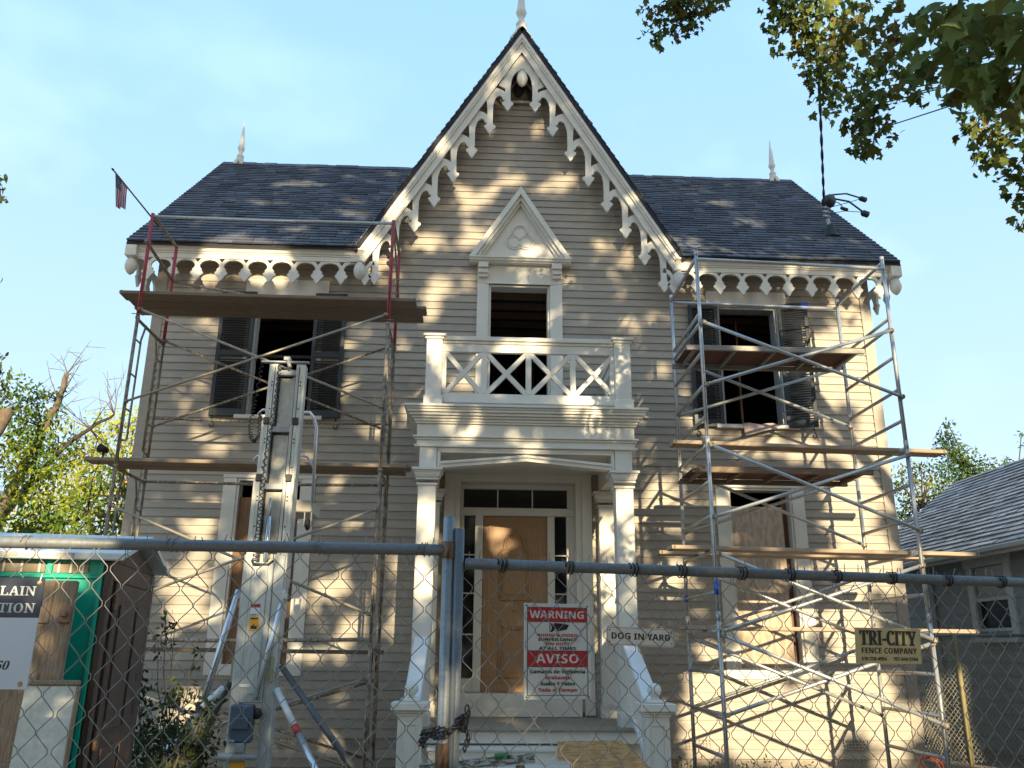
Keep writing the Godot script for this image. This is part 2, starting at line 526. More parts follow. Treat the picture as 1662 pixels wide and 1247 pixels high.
	for f in [[0.0, 11.24, 0.12, 1.25], [-5.36, 10.72, RIDGE_Z, 0.98], [5.3, 10.72, RIDGE_Z, 0.98]]:   # finials on the three peaks
		var s := sf(true)
		var k: float = f[3]
		var base := Vector3(f[0], f[1], f[2])
		lathe(s, [[0, -0.1], [0.075 * k, -0.1], [0.085 * k, 0.05 * k], [0.06 * k, 0.14 * k], [0.075 * k, 0.17 * k], [0.05 * k, 0.21 * k], [0.035 * k, 0.27 * k], [0.055 * k, 0.31 * k], [0.072 * k, 0.36 * k], [0.06 * k, 0.41 * k], [0.05 * k, 0.5 * k], [0.006, 0.98 * k], [0, 0.985 * k]], base, 16)
		var fin := part(s, "finial", m_trim(), H)
		var b := sf()
		for q in [-1, 1]: beam(b, base + Vector3(q * 0.02, 0.06, 0.08 * k), base + Vector3(q * 0.13 * k, -0.16, 0.08 * k), 0.05, 0.06)
		box(b, base.x - 0.07 * k, base.x + 0.07 * k, base.y - 0.14, base.y + 0.02, base.z - 0.07 * k, base.z + 0.07 * k)
		part(b, "finial_saddle", m_trim(), fin)

func acorn(H: Node3D, c: Vector3, k := 1.0) -> void:
	var s := sf(true)
	lathe(s, [[0, -0.27 * k], [0.015 * k, -0.268 * k], [0.05 * k, -0.235 * k], [0.078 * k, -0.18 * k], [0.085 * k, -0.13 * k], [0.078 * k, -0.09 * k], [0.07 * k, -0.075 * k], [0.074 * k, -0.06 * k], [0.06 * k, -0.04 * k], [0.04 * k, -0.025 * k], [0.036 * k, 0], [0.055 * k, 0.012 * k], [0, 0.014 * k]], c, 18)
	part(s, "acorn_drop", m_trim(), H)

func house_gable_trim(H: Node3D) -> void:
	for sx in [-1, 1]:
		# barge board with a crown mould on its upper edge
		var b := sf()
		var hw := 0.25
		var yb := 7.0
		var xo := (PEAK - 0.03 - yb) / SLOPE
		extr(b, PackedVector2Array([Vector2(0, PEAK - 0.03), Vector2(0, PEAK - 0.03 - hw * SLOPE), Vector2(sx * (xo - hw), yb), Vector2(sx * (xo - 0.04), yb), Vector2(sx * (xo - 0.04), yb + 0.18)]), 0.302, 0.342)
		var bb := part(b, "barge_board", m_trim(), H)
		for q in [[0.0, 0.11, 0.343, 0.383], [0.112, 0.145, 0.343, 0.37], [0.235, 0.262, 0.343, 0.356]]:
			var m := sf()
			extr(m, PackedVector2Array([Vector2(0, PEAK - 0.03 - q[0] * SLOPE), Vector2(0, PEAK - 0.03 - q[1] * SLOPE), Vector2(sx * (xo - 0.1 - q[1]), yb + 0.165), Vector2(sx * (xo - 0.1 - q[0]), yb + 0.165)]), q[2], q[3])
			part(m, "barge_mould", m_trim(), bb)
		# pendant tracery stepping down the slope
		for k in 8:
			var t := Vector2(0.216 + 0.2725 * k, 9.67 - 0.4295 * k)
			var s := sf()
			var f := func(arr): 
				var p := PackedVector2Array()
				for v in arr: p.append(Vector2(sx * (t.x + v[0]), t.y + v[1]))
				return p
			extr(s, f.call([[0, 0], [0.035, 0.045], [0.05, 0.085], [0.085, 0.12], [0.09, 0.15], [0.06, 0.165], [0.045, 0.185], [0.042, 0.24], [0.042, 0.40], [0.05, 0.55], [0.08, 0.68], [0.0, 0.82], [-0.03, 0.68], [-0.042, 0.5], [-0.045, 0.24], [-0.045, 0.185], [-0.06, 0.165], [-0.09, 0.15], [-0.085, 0.12], [-0.05, 0.085], [-0.035, 0.045]]), 0.268, 0.308)
			if k < 7:
				var arch := [[0.036, 0.20], [0.075, 0.205], [0.085, 0.235], [0.10, 0.265], [0.135, 0.275], [0.175, 0.25], [0.205, 0.19], [0.225, 0.10], [0.228, 0.0], [0.228, -0.2], [0.30, -0.2], [0.30, 0.0], [0.315, 0.2], [0.28, 0.34], [0.20, 0.42], [0.13, 0.40], [0.08, 0.375], [0.036, 0.34]]
				extr(s, f.call(arch), 0.272, 0.3055)
			part(s, "pendant_bracket", m_trim(), H)
		# arcade under the eaves
		for k in 10:
			var cx: float = sx * (2.262 + 0.3445 * k)
			if absf(cx) > 5.45: continue
			var s := sf()
			var half := [[0, 6.65], [0.03, 6.69], [0.05, 6.728], [0.086, 6.762], [0.09, 6.788], [0.066, 6.806], [0.062, 6.82], [0.066, 6.838], [0.05, 6.852], [0.033, 6.875], [0.035, 6.905], [0.06, 6.942], [0.10, 6.968], [0.1722, 6.982], [0.1722, 7.045], [0.11, 7.033], [0.05, 6.998], [0.0, 6.94]]
			var p := PackedVector2Array()
			for v in half: p.append(Vector2(cx + v[0], v[1] + (0.0 if v[1] < 6.99 else 0.012)))
			for i in range(half.size() - 2, 0, -1): p.append(Vector2(cx - half[i][0], half[i][1] + (0.0 if half[i][1] < 6.99 else 0.012)))
			extr(s, p, 0.272, 0.308)
			part(s, "pendant_bracket", m_trim(), H)
		# side arcade, seen end-on past the corner
		for k in 3:
			var s := sf()
			var cz := 0.02 - 0.3445 * k
			var p := PackedVector2Array()
			for v in [[0, 6.65], [0.05, 6.735], [0.088, 6.79], [0.055, 6.82], [0.0575, 6.87], [0.092, 6.952], [0.1722, 6.99], [0.1722, 7.1], [-0.1722, 7.1], [-0.1722, 6.99], [-0.092, 6.952], [-0.0575, 6.87], [-0.055, 6.82], [-0.088, 6.79], [-0.05, 6.735]]: p.append(Vector2(v[0], v[1]))
			extr(s, p, -0.018, 0.018, Transform3D(Basis(Vector3(0, 0, 1), UP, Vector3(-1, 0, 0)), Vector3(sx * 5.6, 0, cz)))
			part(s, "pendant_bracket", m_trim(), H)
		acorn(H, Vector3(sx * 5.61, 6.985, 0.31))
		acorn(H, Vector3(sx * 2.345, 6.99, 0.33))
	# head of the gable: rounded arch with the topmost acorn and a triangular attic vent behind it
	var h := sf()
	var arch := PackedVector2Array([Vector2(-0.36, 10.14), Vector2(-0.25, 10.08), Vector2(-0.19, 10.05)])
	for i in 13:
		var a := PI - PI * i / 12.0
		arch.append(Vector2(cos(a) * 0.165, 10.16 + sin(a) * 0.27))
	arch.append_array(PackedVector2Array([Vector2(0.19, 10.05), Vector2(0.25, 10.08), Vector2(0.36, 10.14), Vector2(0.02, 10.72), Vector2(-0.02, 10.72)]))
	extr(h, arch, 0.265, 0.301)
	part(h, "peak_arch", m_trim(), H)
	acorn(H, Vector3(0.01, 10.43, 0.27), 1.05)
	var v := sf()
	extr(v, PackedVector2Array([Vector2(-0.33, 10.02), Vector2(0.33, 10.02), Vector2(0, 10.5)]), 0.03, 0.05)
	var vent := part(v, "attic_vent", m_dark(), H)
	var vf := sf()
	beam(vf, Vector3(-0.33, 10.02, 0.055), Vector3(0, 10.5, 0.055), 0.03, 0.05, Vector3(0, 0, 1)); beam(vf, Vector3(0.33, 10.02, 0.06), Vector3(0, 10.5, 0.06), 0.03, 0.05, Vector3(0, 0, 1)); box(vf, -0.33, 0.33, 9.99, 10.03, 0.03, 0.07)
	part(vf, "vent_frame", m_siding(0), vent)
	# sloping soffit boards under the gable overhang
	for sx in [-1, 1]:
		var s := sf()
		var p0 := Vector3(sx * 2.4, PEAK - 0.12 - 2.4 * SLOPE, 0.15); var p1 := Vector3(sx * 0.02, PEAK - 0.16, 0.15)
		beam(s, p0, p1, 0.3, 0.02, Vector3(sx * SLOPE, 1, 0).normalized())
		part(s, "soffit", m_trim(), H)

func shutter(H: Node3D, x0: float, x1: float, y0: float, y1: float, turn := 0.0, hinge_left := true) -> void:
	var n := node("shutter", H)
	var old := org
	var hx := x0 if hinge_left else x1
	n.position = Vector3(hx, 0, 0.05) - org
	n.rotation.y = turn
	org = Vector3(hx, 0, 0)
	var f := sf()
	var w := 0.055
	cbox(f, x0, x0 + w, y0, y1, 0, 0.036, 0.004); cbox(f, x1 - w, x1, y0, y1, 0, 0.036, 0.004)
	for yy in [[y0, y0 + 0.11], [(y0 + y1) / 2 - 0.05, (y0 + y1) / 2 + 0.03], [y1 - 0.09, y1]]: cbox(f, x0 + w, x1 - w, yy[0], yy[1], 0.002, 0.034, 0.003)
	part(f, "shutter_frame", m_shutter(), n)
	var y := y0 + 0.13
	while y < y1 - 0.1:
		if absf(y - (y0 + y1) / 2 + 0.01) > 0.065:
			var s := sf()
			obox(s, Vector3((x0 + x1) / 2, y, 0.018), Basis(Vector3.RIGHT, 0.75), Vector3((x1 - x0) / 2 - w, 0.003, 0.02))
			part(s, "slat", m_shutter(), n)
		y += 0.037
	org = old

func house_windows(H: Node3D) -> void:
	for i in 4:
		var h: Array = HOLES[i]
		var win := node("window", H)
		var upper := i < 2
		# jambs lining the opening
		var j := sf()
		var jm: Material = m_trim() if i != 1 else mt("grey_primer", Color(0.30, 0.30, 0.30), 0.08, 0.6)
		for s in [0, 1]:
			var x: float = h[s]
			box(j, x - 0.002 if s == 0 else x - 0.03, x + 0.03 if s == 0 else x + 0.002, h[2], h[3], -0.2, 0.012)
		box(j, h[0] + 0.03, h[1] - 0.03, h[3] - 0.03, h[3], -0.2, 0.011)
		part(j, "jamb", jm, win)
		if upper:
			var c := sf()
			cbox(c, h[0] - 0.16, h[1] + 0.16, h[3] + 0.005, h[3] + 0.25, 0.001, 0.04, 0.004)
			cbox(c, h[0] - 0.11, h[0], h[2] - 0.02, h[3] + 0.004, 0.001, 0.034, 0.004); cbox(c, h[1], h[1] + 0.11, h[2] - 0.02, h[3] + 0.004, 0.001, 0.034, 0.004)
			part(c, "casing", m_trim(), win)
			var s := sf(); cbox(s, h[0] - 0.13, h[1] + 0.2, h[2] - 0.055, h[2], -0.2, 0.09, 0.006); part(s, "sill", m_trim(), win)
			# dark sash left in the opening
			var b := sf()
			if i == 1:
				for x in [h[0] + 0.18, h[0] + 0.44]: box(b, x - 0.014, x + 0.014, h[2] + 0.15, h[3], -0.55, -0.5)
				box(b, h[0] + 0.1, h[1] - 0.04, h[2] + 0.1, h[2] + 0.15, -0.55, -0.5)
				part(b, "sash", mt("dark_wood", Color(0.16, 0.08, 0.045), 0.2, 0.7, Vector3(4, 0.6, 4)), win)
			else:
				box(b, h[0] + 0.03, h[1] - 0.03, 5.65, 5.69, -0.14, -0.1)
				part(b, "sash", m_dark(), win)
		else:
			var c := sf()
			var th: float = 0.045 if i == 2 else 0.215
			var L: float = h[0] - 0.18; var R: float = h[1] + 0.175
			cbox(c, L, h[0], 1.28, h[3] - 0.002, 0.001, 0.036, 0.004); cbox(c, h[1], R, 1.28, h[3] - 0.002, 0.001, 0.036, 0.004)
			cbox(c, L - 0.01, R + 0.01, h[3], h[3] + th, 0.001, 0.042, 0.004)
			cbox(c, h[0], h[1], 1.28, h[2], 0.001, 0.035, 0.004)
			part(c, "casing", m_trim(), win)
			# boards closing all but the top of the opening
			var b := sf()
			if i == 2:
				cbox(b, h[0] + 0.03, h[0] + 0.52, h[2], 3.60, -0.1, -0.07, 0.003)
				part(b, "board", mt("brown_door", Color(0.20, 0.105, 0.05), 0.3, 0.7, Vector3(5, 0.5, 5), 0.0, 0.2), win)
				var b2 := sf(); cbox(b2, h[0] + 0.525, h[1] - 0.03, h[2], 3.57, -0.1, -0.075, 0.003)
				part(b2, "board", mt("brown_door_dark", Color(0.12, 0.065, 0.035), 0.3, 0.7, Vector3(5, 0.5, 5), 0.0, 0.2), win)
			else:
				cbox(b, h[0] + 0.03, h[1] - 0.12, h[2], 3.58, -0.09, -0.06, 0.003)
				part(b, "board", mt("peeling_ply", Color(0.40, 0.30, 0.22), 0.25, 0.8, Vector3(2.2, 0.7, 2.2), 0.0, 0.3, 0.02, Color(0.48, 0.40, 0.31), 40), win)
				var g := sf(); box(g, h[1] - 0.1, h[1] - 0.03, h[2], h[3] - 0.03, -0.16, -0.14); part(g, "sash", mt("dark_wood", Color(0.16, 0.08, 0.045), 0.2, 0.7, Vector3(4, 0.6, 4)), win)
	shutter(H, -4.34, -3.84, 4.715, 6.6); shutter(H, -2.99, -2.53, 4.715, 6.6)
	shutter(H, 2.52, 2.955, 4.70, 6.6); shutter(H, 3.87, 4.30, 4.69, 6.6, -0.32, true)
	for x in [-4.3, -2.58, 2.58, 4.27]:       # shutter dogs
		var s := sf(true)
		var pts := []
		for i in 9:
			var a := i * 0.62
			pts.append(Vector3(x + 0.035 * sin(a) * (1 - i * 0.05), 4.6 + 0.04 * cos(a), 0.04))
		tube(s, [Vector3(x, 4.72, 0.04), Vector3(x, 4.645, 0.045)] + pts, 0.006, 6)
		part(s, "shutter_hook", plain("black_iron", Color(0.02, 0.02, 0.02), 0.5, 0.6), H)

func house_pediment(H: Node3D) -> void:
	var n := node("pediment", H)
	var t := m_trim()
	var apex := Vector2(0.005, 8.41)
	var p := sf()
	extr(p, PackedVector2Array([Vector2(-0.66, 7.2), Vector2(0.67, 7.2), Vector2(0.005, 8.3)]), 0.02, 0.06)
	part(p, "tympanum", t, n)
	for sx in [-1, 1]:
		for q in [[0.0, 0.085, 0.062, 0.2], [0.087, 0.135, 0.062, 0.155], [0.137, 0.175, 0.062, 0.11]]:
			var s := sf()
			var sl := 1.19 / 0.755
			extr(s, PackedVector2Array([apex - Vector2(0, q[0] * sl), apex - Vector2(0, q[1] * sl), Vector2(sx * (0.755 - q[1]) , 7.225), Vector2(sx * (0.755 - q[0]), 7.225)]), q[2], q[3])
			part(s, "raking_mould", t, n)
	var b := sf()
	sweep_x(b, [[0.02, 7.148], [0.02, 7.222], [0.205, 7.222], [0.205, 7.205], [0.185, 7.195], [0.175, 7.17], [0.15, 7.165], [0.14, 7.148]], -0.755, 0.765)
	part(b, "base_mould", t, n)
	# trefoil of raised rings
	var r := sf(true)
	for c: Vector2 in [Vector2(0.0, 7.688), Vector2(-0.0866, 7.538), Vector2(0.0866, 7.538)]:
		for q in [[0.122, 0.017], [0.09, 0.011]]:
			var pts := []
			for i in 25:
				var a := TAU * i / 24.0
				var v: Vector2 = c + Vector2(cos(a), sin(a)) * q[0]
				var mid := Vector2(0, 7.588)
				var dv: Vector2 = (c - mid).normalized()
				if absf(dv.angle_to(v - mid)) > PI / 3 + 0.02: continue
				pts.append(Vector3(v.x, v.y, 0.064))
			if pts.size() > 2:
				# keep the run continuous by starting behind the gap
				var best := 0
				for i in pts.size(): if pts[i].distance_to(pts[(i + 1) % pts.size()]) > 0.04: best = (i + 1) % pts.size()
				var o := []
				for i in pts.size(): o.append(pts[(best + i) % pts.size()])
				tube(r, o, q[1], 8)
	part(r, "trefoil", t, n)
	for x in [-0.545, 0.555]:
		var k := sf()
		cbox(k, x - 0.075, x + 0.075, 7.06, 7.147, 0.046, 0.165, 0.006); cbox(k, x - 0.07, x + 0.07, 6.985, 7.058, 0.046, 0.13, 0.006); cbox(k, x - 0.065, x + 0.065, 6.93, 6.983, 0.046, 0.1, 0.006)
		part(k, "bracket", t, n)
	var c := sf()
	cbox(c, -0.63, -0.455, 4.5, 6.853, 0.001, 0.045, 0.004); cbox(c, 0.455, 0.64, 4.5, 6.853, 0.001, 0.045, 0.004); cbox(c, -0.63, 0.64, 6.855, 7.146, 0.001, 0.044, 0.004)
	cbox(c, -0.5, 0.5, 6.84, 6.862, 0.046, 0.06, 0.003)
	for x in [-0.453, 0.423]: box(c, x, x + 0.03, 4.58, 6.84, -0.2, 0.01)
	box(c, -0.42, 0.42, 6.81, 6.84, -0.2, 0.009)
	part(c, "balcony_door_casing", t, H)

func column(H: Node3D, x: float, z: float, w: float, half := false) -> void:
	var s := sf()
	var h := w / 2
	var z0 := z - h if not half else 0.001
	cbox(s, x - h, x + h, 0.82, 3.53, z0, z + h, 0.006)
	for q in [[0.018, 3.50, 3.53], [0.03, 3.565, 3.585], [0.055, 3.655, 3.675], [0.075, 3.677, 3.71]]:
		cbox(s, x - h - q[0], x + h + q[0], q[1], q[2], maxf(z0 - q[0], 0.001), z + h + q[0], 0.004)
	# cove of the capital
	var o := [0.012, 0.03, 0.042, 0.048]
	var y := [3.587, 3.60, 3.625, 3.654]
	for i in 3:
		var a := []
		for k in [i, i + 1]:
			for v in [[-1, 1], [1, 1], [1, -1], [-1, -1]]:
				var zz: float = z + v[1] * (h + o[k])
				a.append(Vector3(x + v[0] * (h + o[k]), y[k], maxf(zz, 0.001)))
		hexa(s, a)
	cbox(s, x - h - 0.02, x + h + 0.02, 0.8, 0.95, maxf(z0 - 0.02, 0.001), z + h + 0.02, 0.006)
	part(s, "column", m_trim(), H)

func house_porch(H: Node3D) -> void:
	var t := m_trim()
	var n := node("porch", H)
	for x in [-1.18, 1.205]:
		column(n, x, 1.49, 0.215)
		column(n, x, 0.06, 0.215, true)
		var b := sf(); cbox(b, x - 0.105, x + 0.105, 3.711, 4.0, 1.385, 1.598, 0.005); part(b, "block", t, n)
		var l := sf(); cbox(l, x - 0.09, x + 0.09, 3.72, 3.999, 0.03, 1.384, 0.005); part(l, "side_beam", t, n)
		var sr := sf()
		cbox(sr, x - 0.04, x + 0.04, 1.70, 1.78, 0.17, 1.38, 0.006); cbox(sr, x - 0.03, x + 0.03, 0.92, 0.98, 0.17, 1.38, 0.006)
		part(sr, "side_rail", t, n)
		var z := 0.27
		while z < 1.36:
			var bl := sf(); cbox(bl, x - 0.018, x + 0.018, 0.981, 1.699, z - 0.018, z + 0.018, 0.003); part(bl, "baluster", t, n)
			z += 0.115
	# entablature: frieze box, mouldings, cornice, running round three sides
	var e := sf()
	cbox(e, -1.325, 1.35, 4.0, 4.26, 0.03, 1.6, 0.005)
	for q in [[0.03, 3.97, 3.998], [0.022, 4.06, 4.085], [0.045, 4.087, 4.11]]:
		cbox(e, -1.325 - q[0], 1.35 + q[0], q[1], q[2] , 0.03, 1.6 + q[0], 0.004)
	part(e, "frieze", t, n)
	var c := sf()
	var steps := [[0.025, 4.262, 4.285], [0.04, 4.287, 4.32], [0.065, 4.322, 4.35], [0.095, 4.352, 4.385], [0.12, 4.387, 4.42], [0.135, 4.422, 4.445], [0.16, 4.447, 4.478]]
	for q in steps: cbox(c, -1.325 - q[0], 1.35 + q[0], q[1], q[2], 0.03, 1.6 + q[0], 0.004)
	part(c, "cornice", t, n)
	# framed lintel with a low pointed arch between the column blocks
	var l := sf()
	cbox(l, -1.07, 1.095, 3.93, 3.969, 1.50, 1.59, 0.005)
	for x in [-1.07, 1.055]: cbox(l, x, x + 0.04, 3.73, 3.929, 1.50, 1.589, 0.004)
	extr(l, PackedVector2Array([Vector2(-1.03, 3.72), Vector2(0.01, 3.815), Vector2(1.055, 3.72), Vector2(1.055, 3.8), Vector2(0.01, 3.895), Vector2(-1.03, 3.8)]), 1.44, 1.588)
	extr(l, PackedVector2Array([Vector2(-1.03, 3.765), Vector2(0.01, 3.86), Vector2(1.055, 3.765), Vector2(1.055, 3.79), Vector2(0.01, 3.885), Vector2(-1.03, 3.79)]), 1.589, 1.61)
	cbox(l, -1.03, 1.055, 3.905, 3.928, 1.52, 1.6, 0.004)
	part(l, "arched_lintel", t, n)
	var fl := sf()
	for i in 15:
		var z := 0.05 + i * 0.112
		var q := sf(); cbox(q, -1.36, 1.38, 0.77, 0.80, z, z + 0.109, 0.003); part(q, "floor_board", mt("porch_paint", Color(0.30, 0.26, 0.20), 0.12, 0.7, Vector3(0.6, 2, 4)), n)
	cbox(fl, -1.36, 1.38, 0.64, 0.765, 0.04, 1.68, 0.004)
	box(fl, -1.3, 1.32, 0.2, 0.64, 0.03, 1.55)
	part(fl, "porch_base", t, n)
	# steps
	for i in 3:
		var s := sf()
		var y := 0.62 - i * 0.165
		cbox(s, -1.06, 1.09, y - 0.035, y, 1.60 + i * 0.28, 1.96 + i * 0.28, 0.006)
		box(s, -1.04, 1.07, y - 0.165, y - 0.036, 1.6 + i * 0.28, 1.93 + i * 0.28)
		part(s, "step", t, n)
	# newel posts with ball tops and the sloping hand rails down to them
	for x in [-1.19, 1.225]:
		var w := node("newel_post", H)
		var s := sf()
		cbox(s, x - 0.115, x + 0.115, 0.1, 1.04, 2.685, 2.915, 0.005)
		for q in [[0.015, 1.0, 1.025], [0.03, 1.027, 1.05], [0.065, 1.052, 1.125], [-0.02, 1.127, 1.16]]: cbox(s, x - 0.115 - q[0], x + 0.115 + q[0], q[1], q[2], 2.685 - q[0], 2.915 + q[0], 0.006)
		for q in [[x - 0.07, x - 0.058], [x + 0.058, x + 0.07]]: cbox(s, q[0], q[1], 0.2, 0.93, 2.916, 2.925, 0.003)
		for q in [[0.2, 0.212], [0.918, 0.93]]: cbox(s, x - 0.057, x + 0.057, q[0], q[1], 2.916, 2.925, 0.003)
		part(s, "post", t, w)
		var b := sf(true)
		var pr := [[0.03, 1.16], [0.04, 1.17], [0.03, 1.18]]
		for i in range(1, 11):
			var a := -PI / 2 + PI * i / 10.0
			pr.append([cos(a) * 0.07 if i < 10 else 0.0, 1.245 + sin(a) * 0.07])
		lathe(b, pr, Vector3(x, 0, 2.8), 18)
		part(b, "ball", t, w)
		var r := sf()
		beam(r, Vector3(x + (0.02 if x < 0 else -0.04), 1.74, 1.62), Vector3(x, 1.10, 2.70), 0.17, 0.05, UP, 0.01)
		beam(r, Vector3(x, 0.92, 1.62), Vector3(x, 0.42, 2.69), 0.06, 0.07, UP, 0.005)
		part(r, "stair_rail", mt("wrapped_rail", Color(0.72, 0.72, 0.72), 0.06, 0.3, Vector3(2, 2, 2)), w)
		for i in 7:
			var k := (i + 0.6) / 7.0
			var bl := sf(); var z := lerpf(1.65, 2.66, k)
			cbox(bl, x - 0.018, x + 0.018, lerpf(0.94, 0.47, k), lerpf(1.70, 1.10, k), z - 0.018, z + 0.018, 0.003); part(bl, "baluster", t, w)
	# front door, side lights and transom set back in the wall
	var d := node("front_door", H)
	var wood := mt("door_wood", Color(0.30, 0.165, 0.08), 0.9, 0.5, Vector3(9, 0.8, 9), 0.0, 0.1, 0.03, Color(0.42, 0.25, 0.125), 12)
	var fr := sf()
	cbox(fr, -1.02, -0.88, 0.82, 4.0, 0.0, 0.05, 0.005); cbox(fr, 0.88, 1.02, 0.82, 4.0, 0.0, 0.05, 0.005)
	box(fr, -0.88, -0.80, 0.86, 4.0, -0.3, 0.02); box(fr, 0.80, 0.88, 0.86, 4.0, -0.3, 0.02); box(fr, -0.80, 0.80, 3.86, 4.0, -0.3, 0.02)
	for x in [[-0.80, -0.74], [0.69, 0.80], [-0.585, -0.475], [0.425, 0.525]]: cbox(fr, x[0], x[1], 1.09, 3.42, -0.3, -0.2, 0.006)
	cbox(fr, -0.80, 0.80, 3.42, 3.53, -0.3, -0.19, 0.006); cbox(fr, -0.80, 0.80, 3.795, 3.86, -0.3, -0.2, 0.006)
	for x in [[-0.80, -0.755], [0.705, 0.80]]: cbox(fr, x[0], x[1], 3.53, 3.795, -0.3, -0.2, 0.006)
	for x in [[-0.74, -0.585], [0.525, 0.69]]: cbox(fr, x[0], x[1], 1.09, 1.26, -0.3, -0.21, 0.006)
	for x in [-0.275, 0.215]: box(fr, x - 0.008, x + 0.008, 3.53, 3.795, -0.29, -0.235)
	for x in [[-0.74, -0.585], [0.525, 0.69]]:
		for y in [1.82, 2.36, 2.88]: box(fr, x[0], x[1], y - 0.008, y + 0.008, -0.29, -0.235)
	cbox(fr, -0.84, 0.84, 0.805, 1.085, -0.3, 0.12, 0.006)
	part(fr, "door_frame", t, d)
	var gm := plain("dark_glass", Color(0.012, 0.013, 0.018), 0.06)
	for q in [[-0.755, 0.705, 3.53, 3.795], [-0.74, -0.585, 1.26, 3.42], [0.525, 0.69, 1.26, 3.42]]:
		var g := sf(); box(g, q[0], q[1], q[2], q[3], -0.265, -0.258); part(g, "pane", gm, d)
	var lf := sf()
	cbox(lf, -0.472, 0.422, 1.09, 3.415, -0.29, -0.25, 0.004)
	part(lf, "door_leaf", wood, d)
	# raised panels: an arched one above, a shorter one below, in moulded frames
	var cx := -0.025
	for q in [[2.28, 3.2, true], [1.28, 2.1, false]]:
		var pts := []
		var w := 0.205
		pts.append(Vector2(cx - w, q[0])); pts.append(Vector2(cx + w, q[0]))
		if q[2]:
			pts.append(Vector2(cx + w, q[1] - 0.28)); pts.append(Vector2(cx + w - 0.05, q[1] - 0.24))
			for i in 9:
				var a := PI * i / 8.0
				pts.append(Vector2(cx + cos(a) * (w - 0.06), q[1] - 0.2 + sin(a) * 0.2))
			pts.append(Vector2(cx - w + 0.05, q[1] - 0.24)); pts.append(Vector2(cx - w, q[1] - 0.28))
		else:
			for i in 9:
				var a := PI * i / 8.0
				pts.append(Vector2(cx + cos(a) * w, q[1] - 0.1 - sin(a) * 0.1))
		var loop := []
		for v in pts: loop.append(Vector3(v.x, v.y, -0.249))
		loop.append(loop[0])
		var m := sf(true); tube(m, loop, 0.022, 8)
		var inner := PackedVector2Array()
		for v in pts: inner.append(Vector2(lerpf(cx, v.x, 0.72), lerpf((q[0] + q[1]) / 2, v.y, 0.86)))
		var pn := sf(); extr(pn, inner, -0.252, -0.232)
		part(m, "panel_mould", wood, d); part(pn, "door_panel", wood, d)
	var om := sf()
	for q in [[-0.40, -0.35, 1.2, 3.3], [0.30, 0.35, 1.2, 3.3]]: cbox(om, q[0], q[1], q[2], q[3], -0.25, -0.24, 0.004)
	for y in [1.2, 3.27, 2.17]: cbox(om, -0.349, 0.299, y, y + 0.035, -0.25, -0.24, 0.004)
	part(om, "panel_mould", wood, d)
	var rs := sf(true)
	for i in 5:
		var a := TAU * i / 5.0 + 0.3
		lathe(rs, [[0.03, 0], [0.025, 0.006], [0.01, 0.009], [0, 0.01]], Vector3(cx + cos(a) * 0.035, 2.19 + sin(a) * 0.045, -0.242), 10, Basis(Vector3.RIGHT, PI / 2))
	part(rs, "carving", wood, d)

